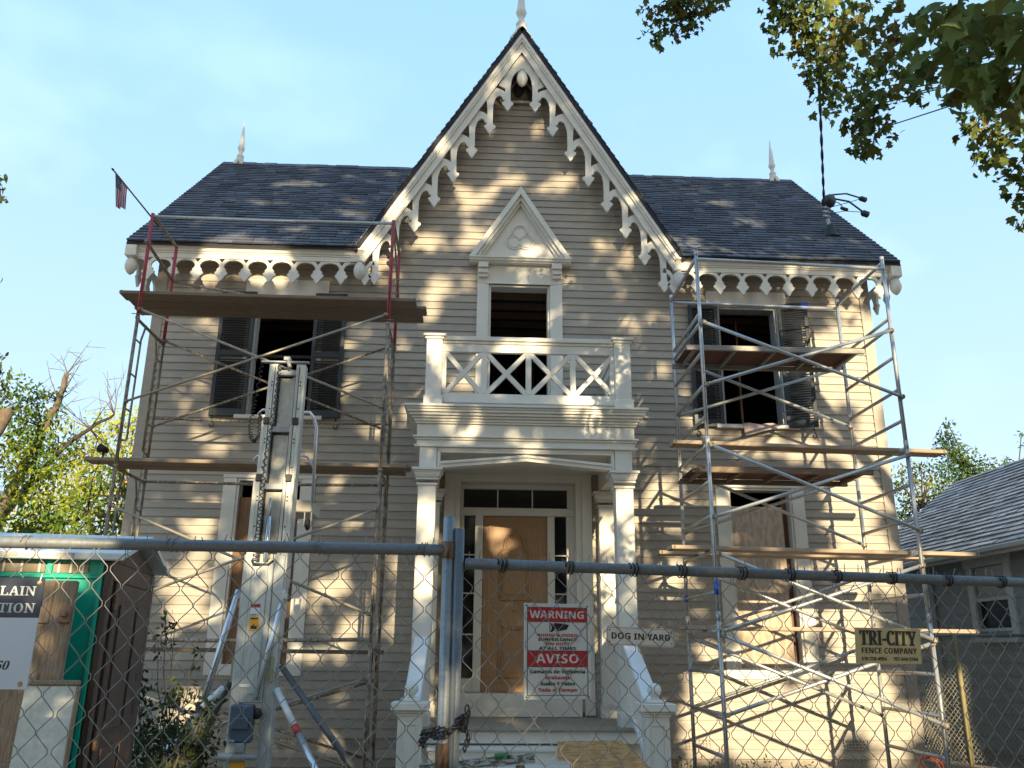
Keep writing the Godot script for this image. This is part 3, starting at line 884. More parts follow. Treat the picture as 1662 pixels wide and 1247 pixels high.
func house_balcony(H: Node3D) -> void:
	var t := m_trim()
	var n := node("balcony", H)
	for x in [-1.15, 1.235]:
		var s := sf()
		cbox(s, x - 0.1, x + 0.1, 4.48, 5.39, 1.40, 1.6, 0.006)
		cbox(s, x - 0.115, x + 0.115, 4.48, 4.62, 1.385, 1.615, 0.005)
		cbox(s, x - 0.12, x + 0.12, 5.37, 5.40, 1.38, 1.62, 0.004); cbox(s, x - 0.145, x + 0.145, 5.402, 5.435, 1.355, 1.645, 0.005)
		hexa(s, [Vector3(x - 0.14, 5.436, 1.64), Vector3(x + 0.14, 5.436, 1.64), Vector3(x + 0.14, 5.436, 1.36), Vector3(x - 0.14, 5.436, 1.36), Vector3(x - 0.05, 5.47, 1.55), Vector3(x + 0.05, 5.47, 1.55), Vector3(x + 0.05, 5.47, 1.45), Vector3(x - 0.05, 5.47, 1.45)])
		part(s, "post", t, n)
		var r := sf()
		cbox(r, x - 0.05, x + 0.05, 5.36, 5.425, 0.03, 1.4, 0.005); cbox(r, x - 0.025, x + 0.025, 5.24, 5.35, 0.03, 1.4, 0.004); cbox(r, x - 0.03, x + 0.03, 4.56, 4.67, 0.03, 1.4, 0.004)
		part(r, "side_rail", t, n)
		for k in 2:
			var b := sf()
			var za := 0.05 + k * 0.675; var zb := za + 0.66
			beam(b, Vector3(x, 4.66, za), Vector3(x, 5.25, zb), 0.03, 0.05); beam(b, Vector3(x, 5.25, za), Vector3(x, 4.66, zb), 0.024, 0.05)
			part(b, "cross_brace", t, n)
	var r := sf()
	cbox(r, -1.05, 1.135, 5.37, 5.425, 1.43, 1.58, 0.006); cbox(r, -1.05, 1.135, 5.335, 5.368, 1.45, 1.555, 0.004); cbox(r, -1.05, 1.135, 5.225, 5.333, 1.48, 1.54, 0.004)
	part(r, "top_rail", t, n)
	var b := sf(); cbox(b, -1.05, 1.135, 4.555, 4.675, 1.475, 1.545, 0.005); part(b, "bottom_rail", t, n)
	var xs := [-1.05, -0.52, 0.0425, 0.605, 1.135]
	for i in 5:
		var w: float = 0.035
		var x0: float = xs[i] - w + (w if i == 0 else 0.0) - (0.02 if i == 4 else 0.0); var x1: float = xs[i] + w - (w if i == 4 else 0.0) + (0.02 if i == 0 else 0.0)
		var s := sf(); cbox(s, x0, x1, 4.677, 5.224, 1.482, 1.54, 0.004); part(s, "mullion", t, n)
		if i < 4:
			var a: float = x1; var c: float = xs[i + 1] - w + (0.0 if i < 3 else 0.015)
			for q in [[4.68, 5.22, 0.0], [5.22, 4.68, 0.006]]:
				var k := sf(); beam(k, Vector3(a - 0.01, q[0], 1.51), Vector3(c + 0.01, q[1], 1.51), 0.05 - q[2], 0.058)
				part(k, "cross_brace", t, n)
	var f := sf(); box(f, -1.32, 1.345, 4.479, 4.5, 0.03, 1.6); part(f, "balcony_floor", t, n)

# ================================================================ neighbour
func build_neighbour() -> void:
	var N := thing("neighbour_house", "low grey single-storey house with grey shingle roof beyond the wire fence", "house", Vector3(8.4, 0.2, -2))
	var gm := mt("grey_siding", Color(0.32, 0.33, 0.32), 0.12, 0.7, Vector3(0.5, 1.5, 0.5))
	var ex := 0.072
	var w := sf()
	# wall facing the yard, round its window
	for b in [[-5.1, -1.66], [-0.8, 3.5]]: box(w, 7.3, 7.45, 0.2, 3.4, b[0], b[1])
	box(w, 7.3, 7.45, 0.2, 1.95, -1.66, -0.8); box(w, 7.3, 7.45, 2.92, 3.4, -1.66, -0.8)
	box(w, 7.45, 11.6, 0.2, 3.4, -5.1, -4.95); box(w, 7.45, 11.6, 0.2, 3.4, 3.35, 3.5); box(w, 11.6, 11.75, 0.2, 3.4, -5.1, 3.5)
	extr(w, PackedVector2Array([Vector2(7.3, 3.4), Vector2(11.75, 3.4), Vector2(9.45, 4.9)]), -5.08, -4.95)
	var wall := part(w, "wall", gm, N)
	var y := 0.25
	while y < 3.2:
		for sp in [[-5.1, -3.02], [-2.86, -1.7], [-0.76, 3.5]] if y > 1.7 and y < 2.95 else [[-5.1, -3.02], [-2.86, 3.5]]:
			var b := sf()
			var x := 7.299
			extr(b, PackedVector2Array([Vector2(x, y), Vector2(x, y + 0.2), Vector2(x - 0.006, y + 0.2), Vector2(x - 0.024, y)]), sp[0], sp[1])
			part(b, "siding_board", gm, wall)
		y += 0.18
	var cb := sf(); cbox(cb, 7.25, 7.299, 0.2, 3.2, -3.02, -2.86, 0.004); part(cb, "trim_board", gm, N)
	var r := sf()
	var ev := Vector3(6.87, 3.13, 0); var rg := Vector3(9.45, 5.06, 0); var ev2 := Vector3(12.05, 3.13, 0)
	for pr in [[ev, rg], [rg, ev2]]:
		var p: Vector3 = pr[0]; var q: Vector3 = pr[1]; var t := Vector3(0, -0.08, 0); var z0 := Vector3(0, 0, 3.9); var z1 := Vector3(0, 0, -5.45)
		hexa(r, [p + t + z0, q + t + z0, q + t + z1, p + t + z1, p + z0, q + z0, q + z1, p + z1])
	var roof := part(r, "roof", mt("roof_deck", Color(0.03, 0.03, 0.036), 0.2, 0.95), N)
	var s := sf()
	var dn := (ev - rg).normalized(); var n := Vector3(dn.y, -dn.x, 0)
	if n.y < 0: n = -n
	var rows := 22
	var l := ev.distance_to(rg)
	for i in rows:
		var z := -5.45
		while z < 3.9:
			var tw := rng.randf_range(0.2, 0.4)
			var lo := l * (i + 1) / rows + rng.randf_range(-0.005, 0.01); var hi := l * i / rows - 0.01
			var k := rng.randf_range(0.75, 1.25)
			s.set_color(Color(0.42 * k, 0.43 * k, 0.46 * k))
			var th := n * rng.randf_range(0.018, 0.034)
			var a := rg + dn * lo + Vector3(0, 0, z); var b := rg + dn * lo + Vector3(0, 0, minf(z + tw - 0.006, 3.9))
			var c := rg + dn * hi + Vector3(0, 0, minf(z + tw - 0.006, 3.9)); var d := rg + dn * hi + Vector3(0, 0, z)
			quad(s, a + th, b + th, c + n * 0.003, d + n * 0.003); quad(s, a, b, b + th, a + th)
			z += tw
	stuff(part(s, "shingles", m_shingle(), roof))
	var f := sf()
	cbox(f, 6.82, 6.872, 2.98, 3.12, -5.45, 3.9, 0.006)
	cbox(f, 6.76, 6.818, 3.03, 3.1, -5.45, 3.9, 0.01)
	part(f, "gutter", mt("grey_gutter", Color(0.42, 0.40, 0.37), 0.1, 0.5), N)
	var rt := sf()
	var z := -5.2
	while z < 3.8:
		beam(rt, Vector3(6.9, 3.03, z), Vector3(7.35, 3.37, z), 0.045, 0.09); z += 0.6
	part(rt, "rafter_tails", gm, N)
	var wn := node("window", N)
	var c := sf()
	var wt := mt("neighbour_trim", Color(0.62, 0.61, 0.57), 0.1, 0.6)
	cbox(c, 7.24, 7.296, 2.92, 3.07, -1.84, -0.62, 0.004); cbox(c, 7.25, 7.296, 1.85, 2.919, -1.8, -1.66, 0.004); cbox(c, 7.25, 7.296, 1.85, 2.919, -0.8, -0.66, 0.004); cbox(c, 7.2, 7.296, 1.79, 1.849, -1.84, -0.62, 0.004)
	cbox(c, 7.28, 7.33, 1.95, 2.0, -1.66, -0.8, 0.004); cbox(c, 7.28, 7.33, 2.4, 2.45, -1.66, -0.8, 0.004)
	part(c, "casing", wt, wn)
	var g := sf(); box(g, 7.345, 7.35, 1.95, 2.92, -1.66, -0.8); part(g, "pane", plain("dark_glass", Color(0.012, 0.013, 0.018), 0.06), wn)
	for i in 14:
		var b := sf(); obox(b, Vector3(7.334, 2.47 + i * 0.033, -1.23), Basis(Vector3(0, 0, 1), 0.5), Vector3(0.003, 0.015, 0.42)); part(b, "blind_slat", wt, wn)

# ================================================================ scaffolds
func m_alu() -> Material: return mt("scaffold_aluminium", Color(0.46, 0.47, 0.47), 0.25, 0.42, Vector3(6, 2, 6), 0.6, 0.15, 0.02)
func m_rusty() -> Material: return mt("scaffold_rusty", Color(0.13, 0.095, 0.07), 0.5, 0.7, Vector3(4, 1.5, 4), 0.2, 0.3, 0.02, Color(0.42, 0.37, 0.29), 31)
func m_red() -> Material: return mt("scaffold_red", Color(0.36, 0.045, 0.055), 0.35, 0.55, Vector3(4, 2, 4), 0.1, 0.1)
func m_plank(k := 1.0) -> Material: return mt("plank_%d" % int(k * 10), Color(0.24 * k, 0.18 * k, 0.13 * k), 0.25, 0.85, Vector3(0.5, 6, 8), 0.0, 0.4, 0.02)

func plank(a: Vector3, b: Vector3, w: float, th: float, label: String, group: String, m: Material, called := "scaffold_plank") -> void:
	var t := thing(called, label, "plank", (a + b) / 2, group)
	var s := sf()
	beam(s, a, b, w, th, UP, 0.006)
	part(s, "board", m, t)
	var e := sf()
	var d := (b - a).normalized()
	for q in [a, b]: obox(e, q - d * 0.03 * (1 if q == b else -1), frame_of(d), Vector3(w / 2 + 0.0015, th / 2 + 0.0015, 0.012))
	part(e, "end_band", m_plank(0.7), t)
	org = Vector3.ZERO

func coupler(T: Node3D, at: Vector3, m: Material) -> void:
	var s := sf(); cobox(s, at, Basis(UP, 0.4), Vector3(0.028, 0.02, 0.028), 0.008); part(s, "coupler", m, T)

func build_left_scaffold() -> void:
	var T := thing("steel_scaffold", "rusty steel scaffold with red guard posts on the left half of the facade", "scaffold", Vector3(-3.3, 0.15, 1.1))
	var R := m_rusty(); var D := m_red()
	var zr := 0.6; var zf := 1.55
	for x in [-4.89, -1.755]:
		for z in [zr, zf]:
			var inn: float = 0.2 if z == zr else -0.2
			for lv in [[0.2, 1.68], [1.68, 3.7], [3.7, 5.6]]:
				var s := sf(true); tube(s, [Vector3(x, lv[0], z), Vector3(x, lv[1] - 0.004, z)], 0.0215, 10); part(s, "standard", R, T)
				var l := sf(true)
				tube(l, [Vector3(x, lv[0] + 0.3, z + inn * 0.15), Vector3(x, lv[0] + 0.34, z + inn), Vector3(x, lv[1] - 0.25, z + inn), Vector3(x, lv[1] - 0.02, z + inn * 1.5)], 0.014, 8)
				for y in [lv[0] + 0.7, lv[0] + 1.15, lv[0] + 1.6]:
					if y < lv[1] - 0.2: tube(l, [Vector3(x, y, z), Vector3(x, y, z + inn)], 0.011, 6)
				part(l, "inner_leg", R, T)
				coupler(T, Vector3(x, lv[1] - 0.02, z), R)
			var g := sf(true); tube(g, [Vector3(x, 5.605, z), Vector3(x, 7.04, z)], 0.023, 10); part(g, "guard_post", D, T)
			var pn := sf(true)
			for y in [5.62, 6.6]: tube(pn, [Vector3(x - 0.07, y, z + 0.028), Vector3(x + 0.07, y, z + 0.028)], 0.006, 6)
			part(pn, "pin", R, T)
			var ft := sf(); cbox(ft, x - 0.08, x + 0.08, 0.13, 0.15, z - 0.08, z + 0.08, 0.004); part(ft, "foot_plate", R, T)
			var jk := sf(true); tube(jk, [Vector3(x, 0.15, z), Vector3(x, 0.21, z)], 0.016, 8); part(jk, "jack", R, T)
		for y in [1.62, 3.66, 5.56, 7.03]:
			var b := sf(true); tube(b, [Vector3(x, y, zr), Vector3(x, y, zf)], 0.02, 8); part(b, "ledger", R, T)
		if x < -3:
			var b := sf(true); tube(b, [Vector3(x, 6.52, zr), Vector3(x, 6.6, zf + 0.1)], 0.021, 8); part(b, "ledger", R, T)
		else:
			var b := sf(true); tube(b, [Vector3(x + 0.02, 6.28, zr - 0.1), Vector3(x, 7.02, zf)], 0.014, 8); part(b, "guard_brace", R, T)
	var rails := [[Vector3(-4.89, 7.0, zf), Vector3(-1.755, 7.0, zf), 0.021], [Vector3(-4.89, 6.5, zr), Vector3(-1.755, 6.0, zr), 0.02], [Vector3(-4.89, 4.52, zr), Vector3(-1.755, 4.5, zr), 0.016], [Vector3(-4.89, 3.67, zr + 0.02), Vector3(-1.755, 3.67, zr + 0.02), 0.02], [Vector3(-4.89, 1.7, zf), Vector3(-1.755, 1.72, zf), 0.022]]
	for q in rails:
		var s := sf(true)
		var mid: Vector3 = (q[0] + q[1]) / 2 - Vector3(0, 0.015, 0)
		tube(s, [q[0], mid, q[1]], q[2], 8); part(s, "rail", m_alu() if q[2] > 0.02 and q[0].y > 5 else R, T)
	for q in [[5.68, 4.47, zf], [3.2, 2.0, zf], [1.3, 0.35, zf], [5.6, 4.4, zr], [1.25, 0.35, zr]]:
		for sg in 2:
			var a := Vector3(-4.86, q[0] if sg == 0 else q[1], q[2] + 0.03 + sg * 0.018); var b := Vector3(-1.785, q[1] if sg == 0 else q[0], q[2] + 0.03 + sg * 0.018)
			var s := sf(true); tube(s, [a, b], 0.0165, 8); part(s, "cross_brace", R if q[2] == zr else mt("scaffold_brace", Color(0.33, 0.29, 0.23), 0.3, 0.55, Vector3(2, 2, 2), 0.35), T)
			for p in [a, b]: coupler(T, p, R)
	org = Vector3.ZERO
	var pg := "planks laid on the steel scaffold"
	plank(Vector3(-5.2, 5.955, 1.36), Vector3(-1.42, 5.945, 1.36), 0.24, 0.045, "weathered front plank of the upper deck of the rusty steel scaffold", pg, m_plank(0.8))
	plank(Vector3(-5.17, 5.955, 1.10), Vector3(-1.30, 5.945, 1.10), 0.24, 0.045, "weathered middle plank of the upper deck of the rusty steel scaffold", pg, m_plank(0.7))
	plank(Vector3(-5.2, 5.955, 0.84), Vector3(-1.36, 5.945, 0.84), 0.24, 0.045, "weathered plank nearest the wall on the upper steel scaffold deck", pg, m_plank(0.8))
	plank(Vector3(-5.28, 3.765, 1.42), Vector3(-1.40, 3.74, 1.42), 0.24, 0.045, "brown front plank of the lower deck, its left end past the house corner", pg, m_plank(1.0))
	plank(Vector3(-5.1, 3.765, 1.15), Vector3(-1.48, 3.74, 1.15), 0.24, 0.045, "brown rear plank of the lower deck on the rusty steel scaffold", pg, m_plank(0.9))

	plank(Vector3(-4.95, 1.60, 1.36), Vector3(-1.62, 1.58, 1.36), 0.24, 0.045, "eye-level front plank of the lowest steel scaffold deck, seen edge-on", pg, m_plank(0.6))
	plank(Vector3(-4.95, 1.60, 1.10), Vector3(-1.66, 1.58, 1.10), 0.24, 0.045, "eye-level middle plank of the lowest steel scaffold deck", pg, m_plank(0.5))
	plank(Vector3(-4.95, 1.60, 0.84), Vector3(-1.68, 1.58, 0.84), 0.24, 0.045, "eye-level rear plank of the lowest steel scaffold deck, against the wall", pg, m_plank(0.5))

func build_right_scaffold() -> void:
	var T := thing("aluminium_scaffold", "silver aluminium scaffold tower with rungs and cross braces on the right half of the facade", "scaffold", Vector3(3.33, 0.15, 1.35))
	var A := m_alu()
	var zr := 0.65; var zf := 2.05
	var rungs := [0.54, 0.97, 1.4, 1.84, 2.26, 2.72, 3.12, 3.52, 3.96, 4.3, 4.69, 5.11, 5.50, 5.62, 6.38]
	for x in [2.13, 4.53]:
		for z in [zr, zf]:
			for lv in [[0.22, 2.0], [2.003, 4.0], [4.003, 6.46]]:
				var s := sf(true); tube(s, [Vector3(x, lv[0], z), Vector3(x, lv[1], z)], 0.0245, 12); part(s, "standard", A, T)
				var c := sf(true); tube(c, [Vector3(x, lv[1] - 0.05, z), Vector3(x, lv[1] + 0.05 if lv[1] < 6 else lv[1] + 0.004, z)], 0.028, 12); part(c, "joint_sleeve", A, T)
			var f := sf(true); lathe(f, [[0.07, 0.11], [0.075, 0.14], [0.03, 0.18], [0.035, 0.26], [0.0, 0.262]], Vector3(x, 0, z), 14); part(f, "foot", m_rusty(), T)
		for y in rungs:
			var s := sf(true); tube(s, [Vector3(x, y, zr), Vector3(x, y, zf)], 0.0215, 10); part(s, "rung", A, T)
	for z in [zr, zf]:
		var o: float = 0.045 if z == zf else -0.01
		for q in [[5.47, 4.57], [4.69, 5.44], [3.93, 2.97], [3.1, 3.86], [2.68, 1.76], [1.83, 2.58], [1.79, 0.88], [0.97, 1.73]]:
			var up: bool = q[1] > q[0]
			var dz: float = o + (0.0 if up else 0.05)
			var s := sf(true); tube(s, [Vector3(2.15, q[0], z + dz), Vector3(4.51, q[1], z + dz)], 0.0215, 10); part(s, "cross_brace", A, T)
			for e in [Vector3(2.15, q[0], z + dz), Vector3(4.51, q[1], z + dz)]:
				var h := sf(); cobox(h, e, Basis(), Vector3(0.03, 0.026, 0.026), 0.01); part(h, "brace_hook", m_rusty(), T)
		var t := sf(true); tube(t, [Vector3(2.13, 6.34 if z == zf else 6.36, z + o), Vector3(4.53, 6.28 if z == zf else 6.33, z + o)], 0.021, 10); part(t, "top_rail", A, T)
	var tape := sf(true); tube(tape, [Vector3(2.13, 2.23, zf), Vector3(2.13, 2.38, zf)], 0.0275, 12); part(tape, "tape_wrap", plain("blue_tape", Color(0.01, 0.09, 0.55), 0.5), T, "blue tape wrapped round the pole")
	var tape2 := sf(true); tube(tape2, [Vector3(2.13, 2.22, zr), Vector3(2.13, 2.3, zr)], 0.0275, 12); part(tape2, "tape_wrap", plain("blue_tape", Color(0.01, 0.09, 0.55), 0.5), T)
	# loose bits of wire tie hanging from the braces
	var wt := sf(true)
	for p in [Vector3(3.37, 5.02, 2.13), Vector3(2.22, 4.7, 2.1), Vector3(2.14, 5.5, 2.08), Vector3(4.49, 4.57, 2.15)]:
		var pts := []
		for i in 11: pts.append(p + Vector3(cos(i * 1.1) * 0.03, sin(i * 1.1) * 0.035 - i * 0.003, 0.012 * sin(i * 0.7)))
		tube(wt, pts, 0.004, 5)
	part(wt, "wire_tie", plain("black_iron", Color(0.02, 0.02, 0.02), 0.5, 0.6), T)
	org = Vector3.ZERO
	# two framed decks
	for q in [[5.36, "upper plywood deck panel with aluminium edges inside the silver scaffold tower", 4.35], [3.77, "lower plywood deck panel with wooden edges inside the silver scaffold tower", 4.28]]:
		var d := thing("deck_panel", q[1], "deck panel", Vector3(3.2, q[0], 1.2), "deck panels in the silver tower")
		var p := sf(); cbox(p, 2.1, q[2], q[0] + 0.02, q[0] + 0.035, 0.82, 1.55, 0.003); part(p, "plywood", mt("deck_ply", Color(0.13, 0.055, 0.035), 0.25, 0.8, Vector3(1, 4, 4)), d)
		var em: Material = mt("dull_aluminium", Color(0.26, 0.24, 0.215), 0.2, 0.6, Vector3(2, 4, 4), 0.2) if q[0] > 5 else m_plank(0.9)
		for z in [0.8, 1.57]:
			var e := sf(); cbox(e, 2.06, q[2] + 0.04, q[0] - 0.05, q[0] + 0.018, z - 0.02, z + 0.02, 0.005); part(e, "edge_beam", em, d)
		for i in 5:
			var e := sf(); var x: float = lerpf(2.2, q[2] - 0.05, i / 4.0); cbox(e, x - 0.02, x + 0.02, q[0] - 0.03, q[0] + 0.017, 0.822, 1.548, 0.003); part(e, "cross_member", em, d)
	org = Vector3.ZERO
	var pg := "planks laid on the silver scaffold tower"
	plank(Vector3(1.74, 4.005, 1.86), Vector3(5.1, 3.96, 1.78), 0.24, 0.045, "long wooden plank laid just above the lower deck of the silver tower", pg, m_plank(1.4))
	plank(Vector3(1.66, 2.765, 1.86), Vector3(5.35, 2.74, 1.72), 0.24, 0.045, "front one of two pale planks lying just above the wire fence rail", pg, m_plank(1.6))
	plank(Vector3(1.64, 2.765, 1.3), Vector3(4.9, 2.74, 1.32), 0.24, 0.045, "rear one of two pale planks lying just above the wire fence rail", pg, m_plank(1.5))
	plank(Vector3(1.84, 1.885, 1.5), Vector3(5.34, 1.87, 1.5), 0.24, 0.045, "lowest plank of the silver tower, behind the yellow fence sign", pg, m_plank(1.6))

# ================================================================ personnel lift
func helix(s: SurfaceTool, path: Array, r: float, wire: float, turns: float) -> void:
	var pts := []
	var n := int(turns * 9)
	for i in n + 1:
		var t := float(i) / n * (path.size() - 1)
		var k := mini(int(t), path.size() - 2)
		var p: Vector3 = path[k].lerp(path[k + 1], t - k)
		var d: Vector3 = (path[k + 1] - path[k]).normalized()
		var b := frame_of(d, Vector3(0, 0, 1))
		var a := TAU * turns * i / n
		pts.append(p + (b.x * cos(a) + b.y * sin(a)) * r)
	tube(s, pts, wire, 6)

func build_lift() -> void:
	var T := thing("personnel_lift", "white and grey upright mast lift with coiled cables and tubular outriggers", "lift", Vector3(-2.67, 0.1, 2.9))
	var W := mt("lift_alu", Color(0.52, 0.51, 0.47), 0.25, 0.5, Vector3(5, 0.5, 5), 0.35, 0.15)
	var Wd := mt("lift_grey", Color(0.30, 0.31, 0.31), 0.2, 0.5, Vector3(3, 1, 3), 0.3)
	var B := plain("lift_black", Color(0.02, 0.02, 0.022), 0.5)
	# nested mast sections: the lower, the wider and nearer
	for q in [[2.2, 4.55, 2.90, 0.0], [1.9, 3.9, 2.98, 1.0], [1.6, 3.28, 3.06, 2.0]]:
		var z: float = q[2]; var k: float = q[3] * 0.006
		var sec := node("mast_section", T)
		for sg in [-1, 1]:
			var s := sf()
			var cx: float = -2.655 + sg * 0.15
			cbox(s, cx - 0.042 - k, cx + 0.042 + k, q[0], q[1], z, z + 0.02, 0.004)
			cbox(s, cx + sg * (0.03 + k), cx + sg * (0.044 + k), q[0], q[1] - 0.002, z - 0.09, z + 0.018, 0.003)
			cbox(s, cx - sg * 0.045 - 0.006, cx - sg * 0.045 + 0.006, q[0], q[1] - 0.004, z - 0.07, z + 0.03, 0.003)
			part(s, "mast_rail", W, sec)
			var pad := sf(); cbox(pad, cx - 0.03, cx + 0.03, q[1] - 0.045, q[1] + 0.03, z + 0.012, z + 0.045, 0.005)
			if q[3] > 0: part(pad, "slide_pad", B, sec)
			var holes := sf(true)
			for y in [q[1] - 0.2, q[1] - 0.24, q[1] - 0.5]: lathe(holes, [[0.0, 0.004], [0.008, 0.003], [0.009, 0.0]], Vector3(cx, y, z + 0.02), 8, Basis(Vector3.RIGHT, PI / 2))
			part(holes, "bolt", B, sec)
			var sl := sf(); box(sl, cx - sg * 0.02 - 0.004, cx - sg * 0.02 + 0.004, q[0], q[1] - 0.03, z + 0.0205, z + 0.0225); part(sl, "slot", B, sec)
			var gap := sf(); box(gap, cx - sg * 0.060 - 0.009, cx - sg * 0.060 + 0.009, q[0], q[1] - 0.02, z - 0.052, z - 0.03); part(gap, "channel", B, sec)
			var tick := sf()
			for i in 26: box(tick, cx + sg * 0.012 - 0.007, cx + sg * 0.012 + 0.007, q[1] - 0.75 + i * 0.024, q[1] - 0.743 + i * 0.024, z + 0.0203, z + 0.0215)
			stuff(part(tick, "scale_marks", Wd, sec))
		var p := sf(); cbox(p, -2.76, -2.55, q[0], q[1] - 0.14, z - 0.07, z - 0.055, 0.003); part(p, "mast_panel", mt("lift_panel", Color(0.52, 0.50, 0.45), 0.2, 0.55, Vector3(2, 2, 2)), sec)
		for y in [q[1] - 0.12, q[1] - 0.75]:
			var c := sf(); cbox(c, -2.77, -2.54, y, y + 0.06, z - 0.05, z + 0.0, 0.004); part(c, "cross_plate", Wd, sec)
	var tb := sf(); cbox(tb, -2.94, -2.43, 4.565, 4.585, 2.88, 2.93, 0.004); cbox(tb, -2.70, -2.63, 4.585, 4.63, 2.86, 2.95, 0.006); part(tb, "top_bar", Wd, T)
	var bl := sf(true); tube(bl, [Vector3(-2.66, 4.6, 2.92), Vector3(-2.62, 4.5, 2.96)], 0.022, 10); part(bl, "pulley", Wd, T)
	# cylinder between the rails
	var ram := sf(true); tube(ram, [Vector3(-2.665, 2.3, 3.07), Vector3(-2.665, 2.88, 3.07)], 0.028, 12); tube(ram, [Vector3(-2.665, 2.88, 3.07), Vector3(-2.67, 3.07, 3.07)], 0.012, 8); part(ram, "cylinder", mt("chrome", Color(0.62, 0.62, 0.6), 0.05, 0.25, Vector3(2, 2, 2), 0.9), T)
	# lower column cover with its stickers
	var col := sf()
	cbox(col, -2.87, -2.78, 0.5, 2.5, 2.95, 3.10, 0.006); cbox(col, -2.57, -2.465, 0.5, 2.5, 2.95, 3.10, 0.006); cbox(col, -2.779, -2.571, 1.12, 2.42, 2.98, 3.12, 0.008)
	cbox(col, -2.70, -2.62, 1.2, 2.42, 3.121, 3.135, 0.004)
	part(col, "column", mt("lift_column", Color(0.46, 0.47, 0.46), 0.2, 0.45, Vector3(3, 0.6, 3), 0.4, 0.1), T)
	var hd := sf(true); tube(hd, [Vector3(-2.79, 2.44, 3.1), Vector3(-2.76, 2.4, 3.14), Vector3(-2.62, 2.4, 3.14), Vector3(-2.58, 2.44, 3.1)], 0.012, 8); part(hd, "handle", B, T)
	for q in [[-2.752, -2.66, 1.93, 2.022, "white", -1], [-2.752, -2.66, 1.99, 2.0221, "red", 0], [-2.752, -2.658, 1.777, 1.903, "amber", -1], [-2.79, -2.69, 1.262, 1.29, "white", -1]]:
		var s := sf(); var zz := 3.137 if q[4] != "red" else 3.1385
		box(s, q[0], q[1], q[2], q[3], zz - 0.004, zz)
		part(s, "sticker", plain("sticker_" + q[4], {"white": Color(0.7, 0.7, 0.68), "red": Color(0.30, 0.03, 0.03), "amber": Color(0.72, 0.33, 0.02)}[q[4]], 0.5), T)
	var pic := sf(); extr(pic, PackedVector2Array([Vector2(-2.735, 1.79), Vector2(-2.675, 1.79), Vector2(-2.68, 1.82), Vector2(-2.70, 1.815), Vector2(-2.705, 1.845), Vector2(-2.72, 1.82), Vector2(-2.735, 1.825)]), 3.137, 3.139); box(pic, -2.74, -2.67, 1.88, 1.893, 3.137, 3.139); part(pic, "sticker_print", B, T)
	# drive box at the foot
	var mb := sf(); cbox(mb, -2.83, -2.62, 0.78, 1.11, 3.10, 3.22, 0.015); cbox(mb, -2.80, -2.65, 0.9, 1.0, 3.221, 3.25, 0.01); part(mb, "motor_box", mt("motor_blue_grey", Color(0.06, 0.085, 0.12), 0.2, 0.5), T)
	var sw := sf(); cbox(sw, -2.76, -2.67, 0.70, 0.78, 3.14, 3.24, 0.008); cbox(sw, -2.88, -2.76, 0.79, 0.81, 3.2, 3.25, 0.005); part(sw, "switch_box", Wd, T)
	var pv := sf(true); lathe(pv, [[0.0, -0.02], [0.05, -0.02], [0.05, 0.02], [0.0, 0.02]], Vector3(-2.60, 1.03, 3.15), 16, Basis(Vector3.RIGHT, PI / 2)); part(pv, "pivot", B, T)
	var ro := sf(true); tube(ro, [Vector3(-3.0, 0.66, 3.2), Vector3(-2.55, 0.66, 3.2)], 0.025, 10); tube(ro, [Vector3(-2.88, 0.66, 3.2), Vector3(-2.66, 0.66, 3.2)], 0.04, 12); part(ro, "roller", Wd, T)
	var bs := sf(); cbox(bs, -3.0, -2.4, 0.2, 0.5, 2.7, 3.2, 0.02); part(bs, "base", Wd, T)
	var ys := sf(); box(ys, -2.80, -2.66, 0.47, 0.63, 3.17, 3.185); part(ys, "sticker", plain("sticker_amber", Color(0.72, 0.33, 0.02), 0.5), T)
	for x in [-2.95, -2.45]:
		for z in [2.72, 3.15]:
			var wh := sf(true); lathe(wh, [[0.0, -0.025], [0.085, -0.025], [0.1, -0.01], [0.1, 0.01], [0.085, 0.025], [0.0, 0.025]], Vector3(x, 0.2, z), 18, Basis(Vector3(0, 0, 1), PI / 2)); part(wh, "wheel", B, T)
	# outriggers
	var bright := mt("bright_tube", Color(0.58, 0.60, 0.64), 0.08, 0.3, Vector3(3, 3, 3), 0.7)
	for q in [[Vector3(-2.90, 2.16, 3.06), Vector3(-3.12, 1.14, 3.08), 0.031], [Vector3(-2.46, 2.16, 3.06), Vector3(-2.62, 1.15, 3.16), 0.028], [Vector3(-3.12, 1.02, 3.25), Vector3(-3.32, 0.55, 4.05), 0.028]]:
		var s := sf(true); tube(s, [q[0], q[1]], q[2], 12); part(s, "outrigger", bright, T)
	var oc := sf(); beam(oc, Vector3(-3.13, 1.13, 3.1), Vector3(-3.14, 0.95, 3.12), 0.08, 0.08, Vector3(0, 0, 1), 0.01); part(oc, "clamp", B, T)
	for p in [Vector3(-2.89, 2.12, 3.06), Vector3(-2.47, 2.12, 3.06)]:
		var s := sf(); cobox(s, p + Vector3(0.02, -0.02, 0), Basis(), Vector3(0.03, 0.03, 0.03), 0.006); part(s, "bracket", Wd, T)
	for p in [Vector3(-2.885, 1.42, 3.02), Vector3(-2.51, 1.42, 3.08)]:
		var s := sf(); cobox(s, p, Basis(), Vector3(0.02, 0.12, 0.03), 0.005); part(s, "bracket", plain("bracket_khaki", Color(0.30, 0.29, 0.16), 0.6), T)
	var k := sf(true); tube(k, [Vector3(-2.42, 1.45, 3.08), Vector3(-1.5, 0.5, 3.72)], 0.03, 12); part(k, "outrigger", mt("outrigger_dark", Color(0.09, 0.09, 0.09), 0.2, 0.5, Vector3(3, 3, 3), 0.3), T)
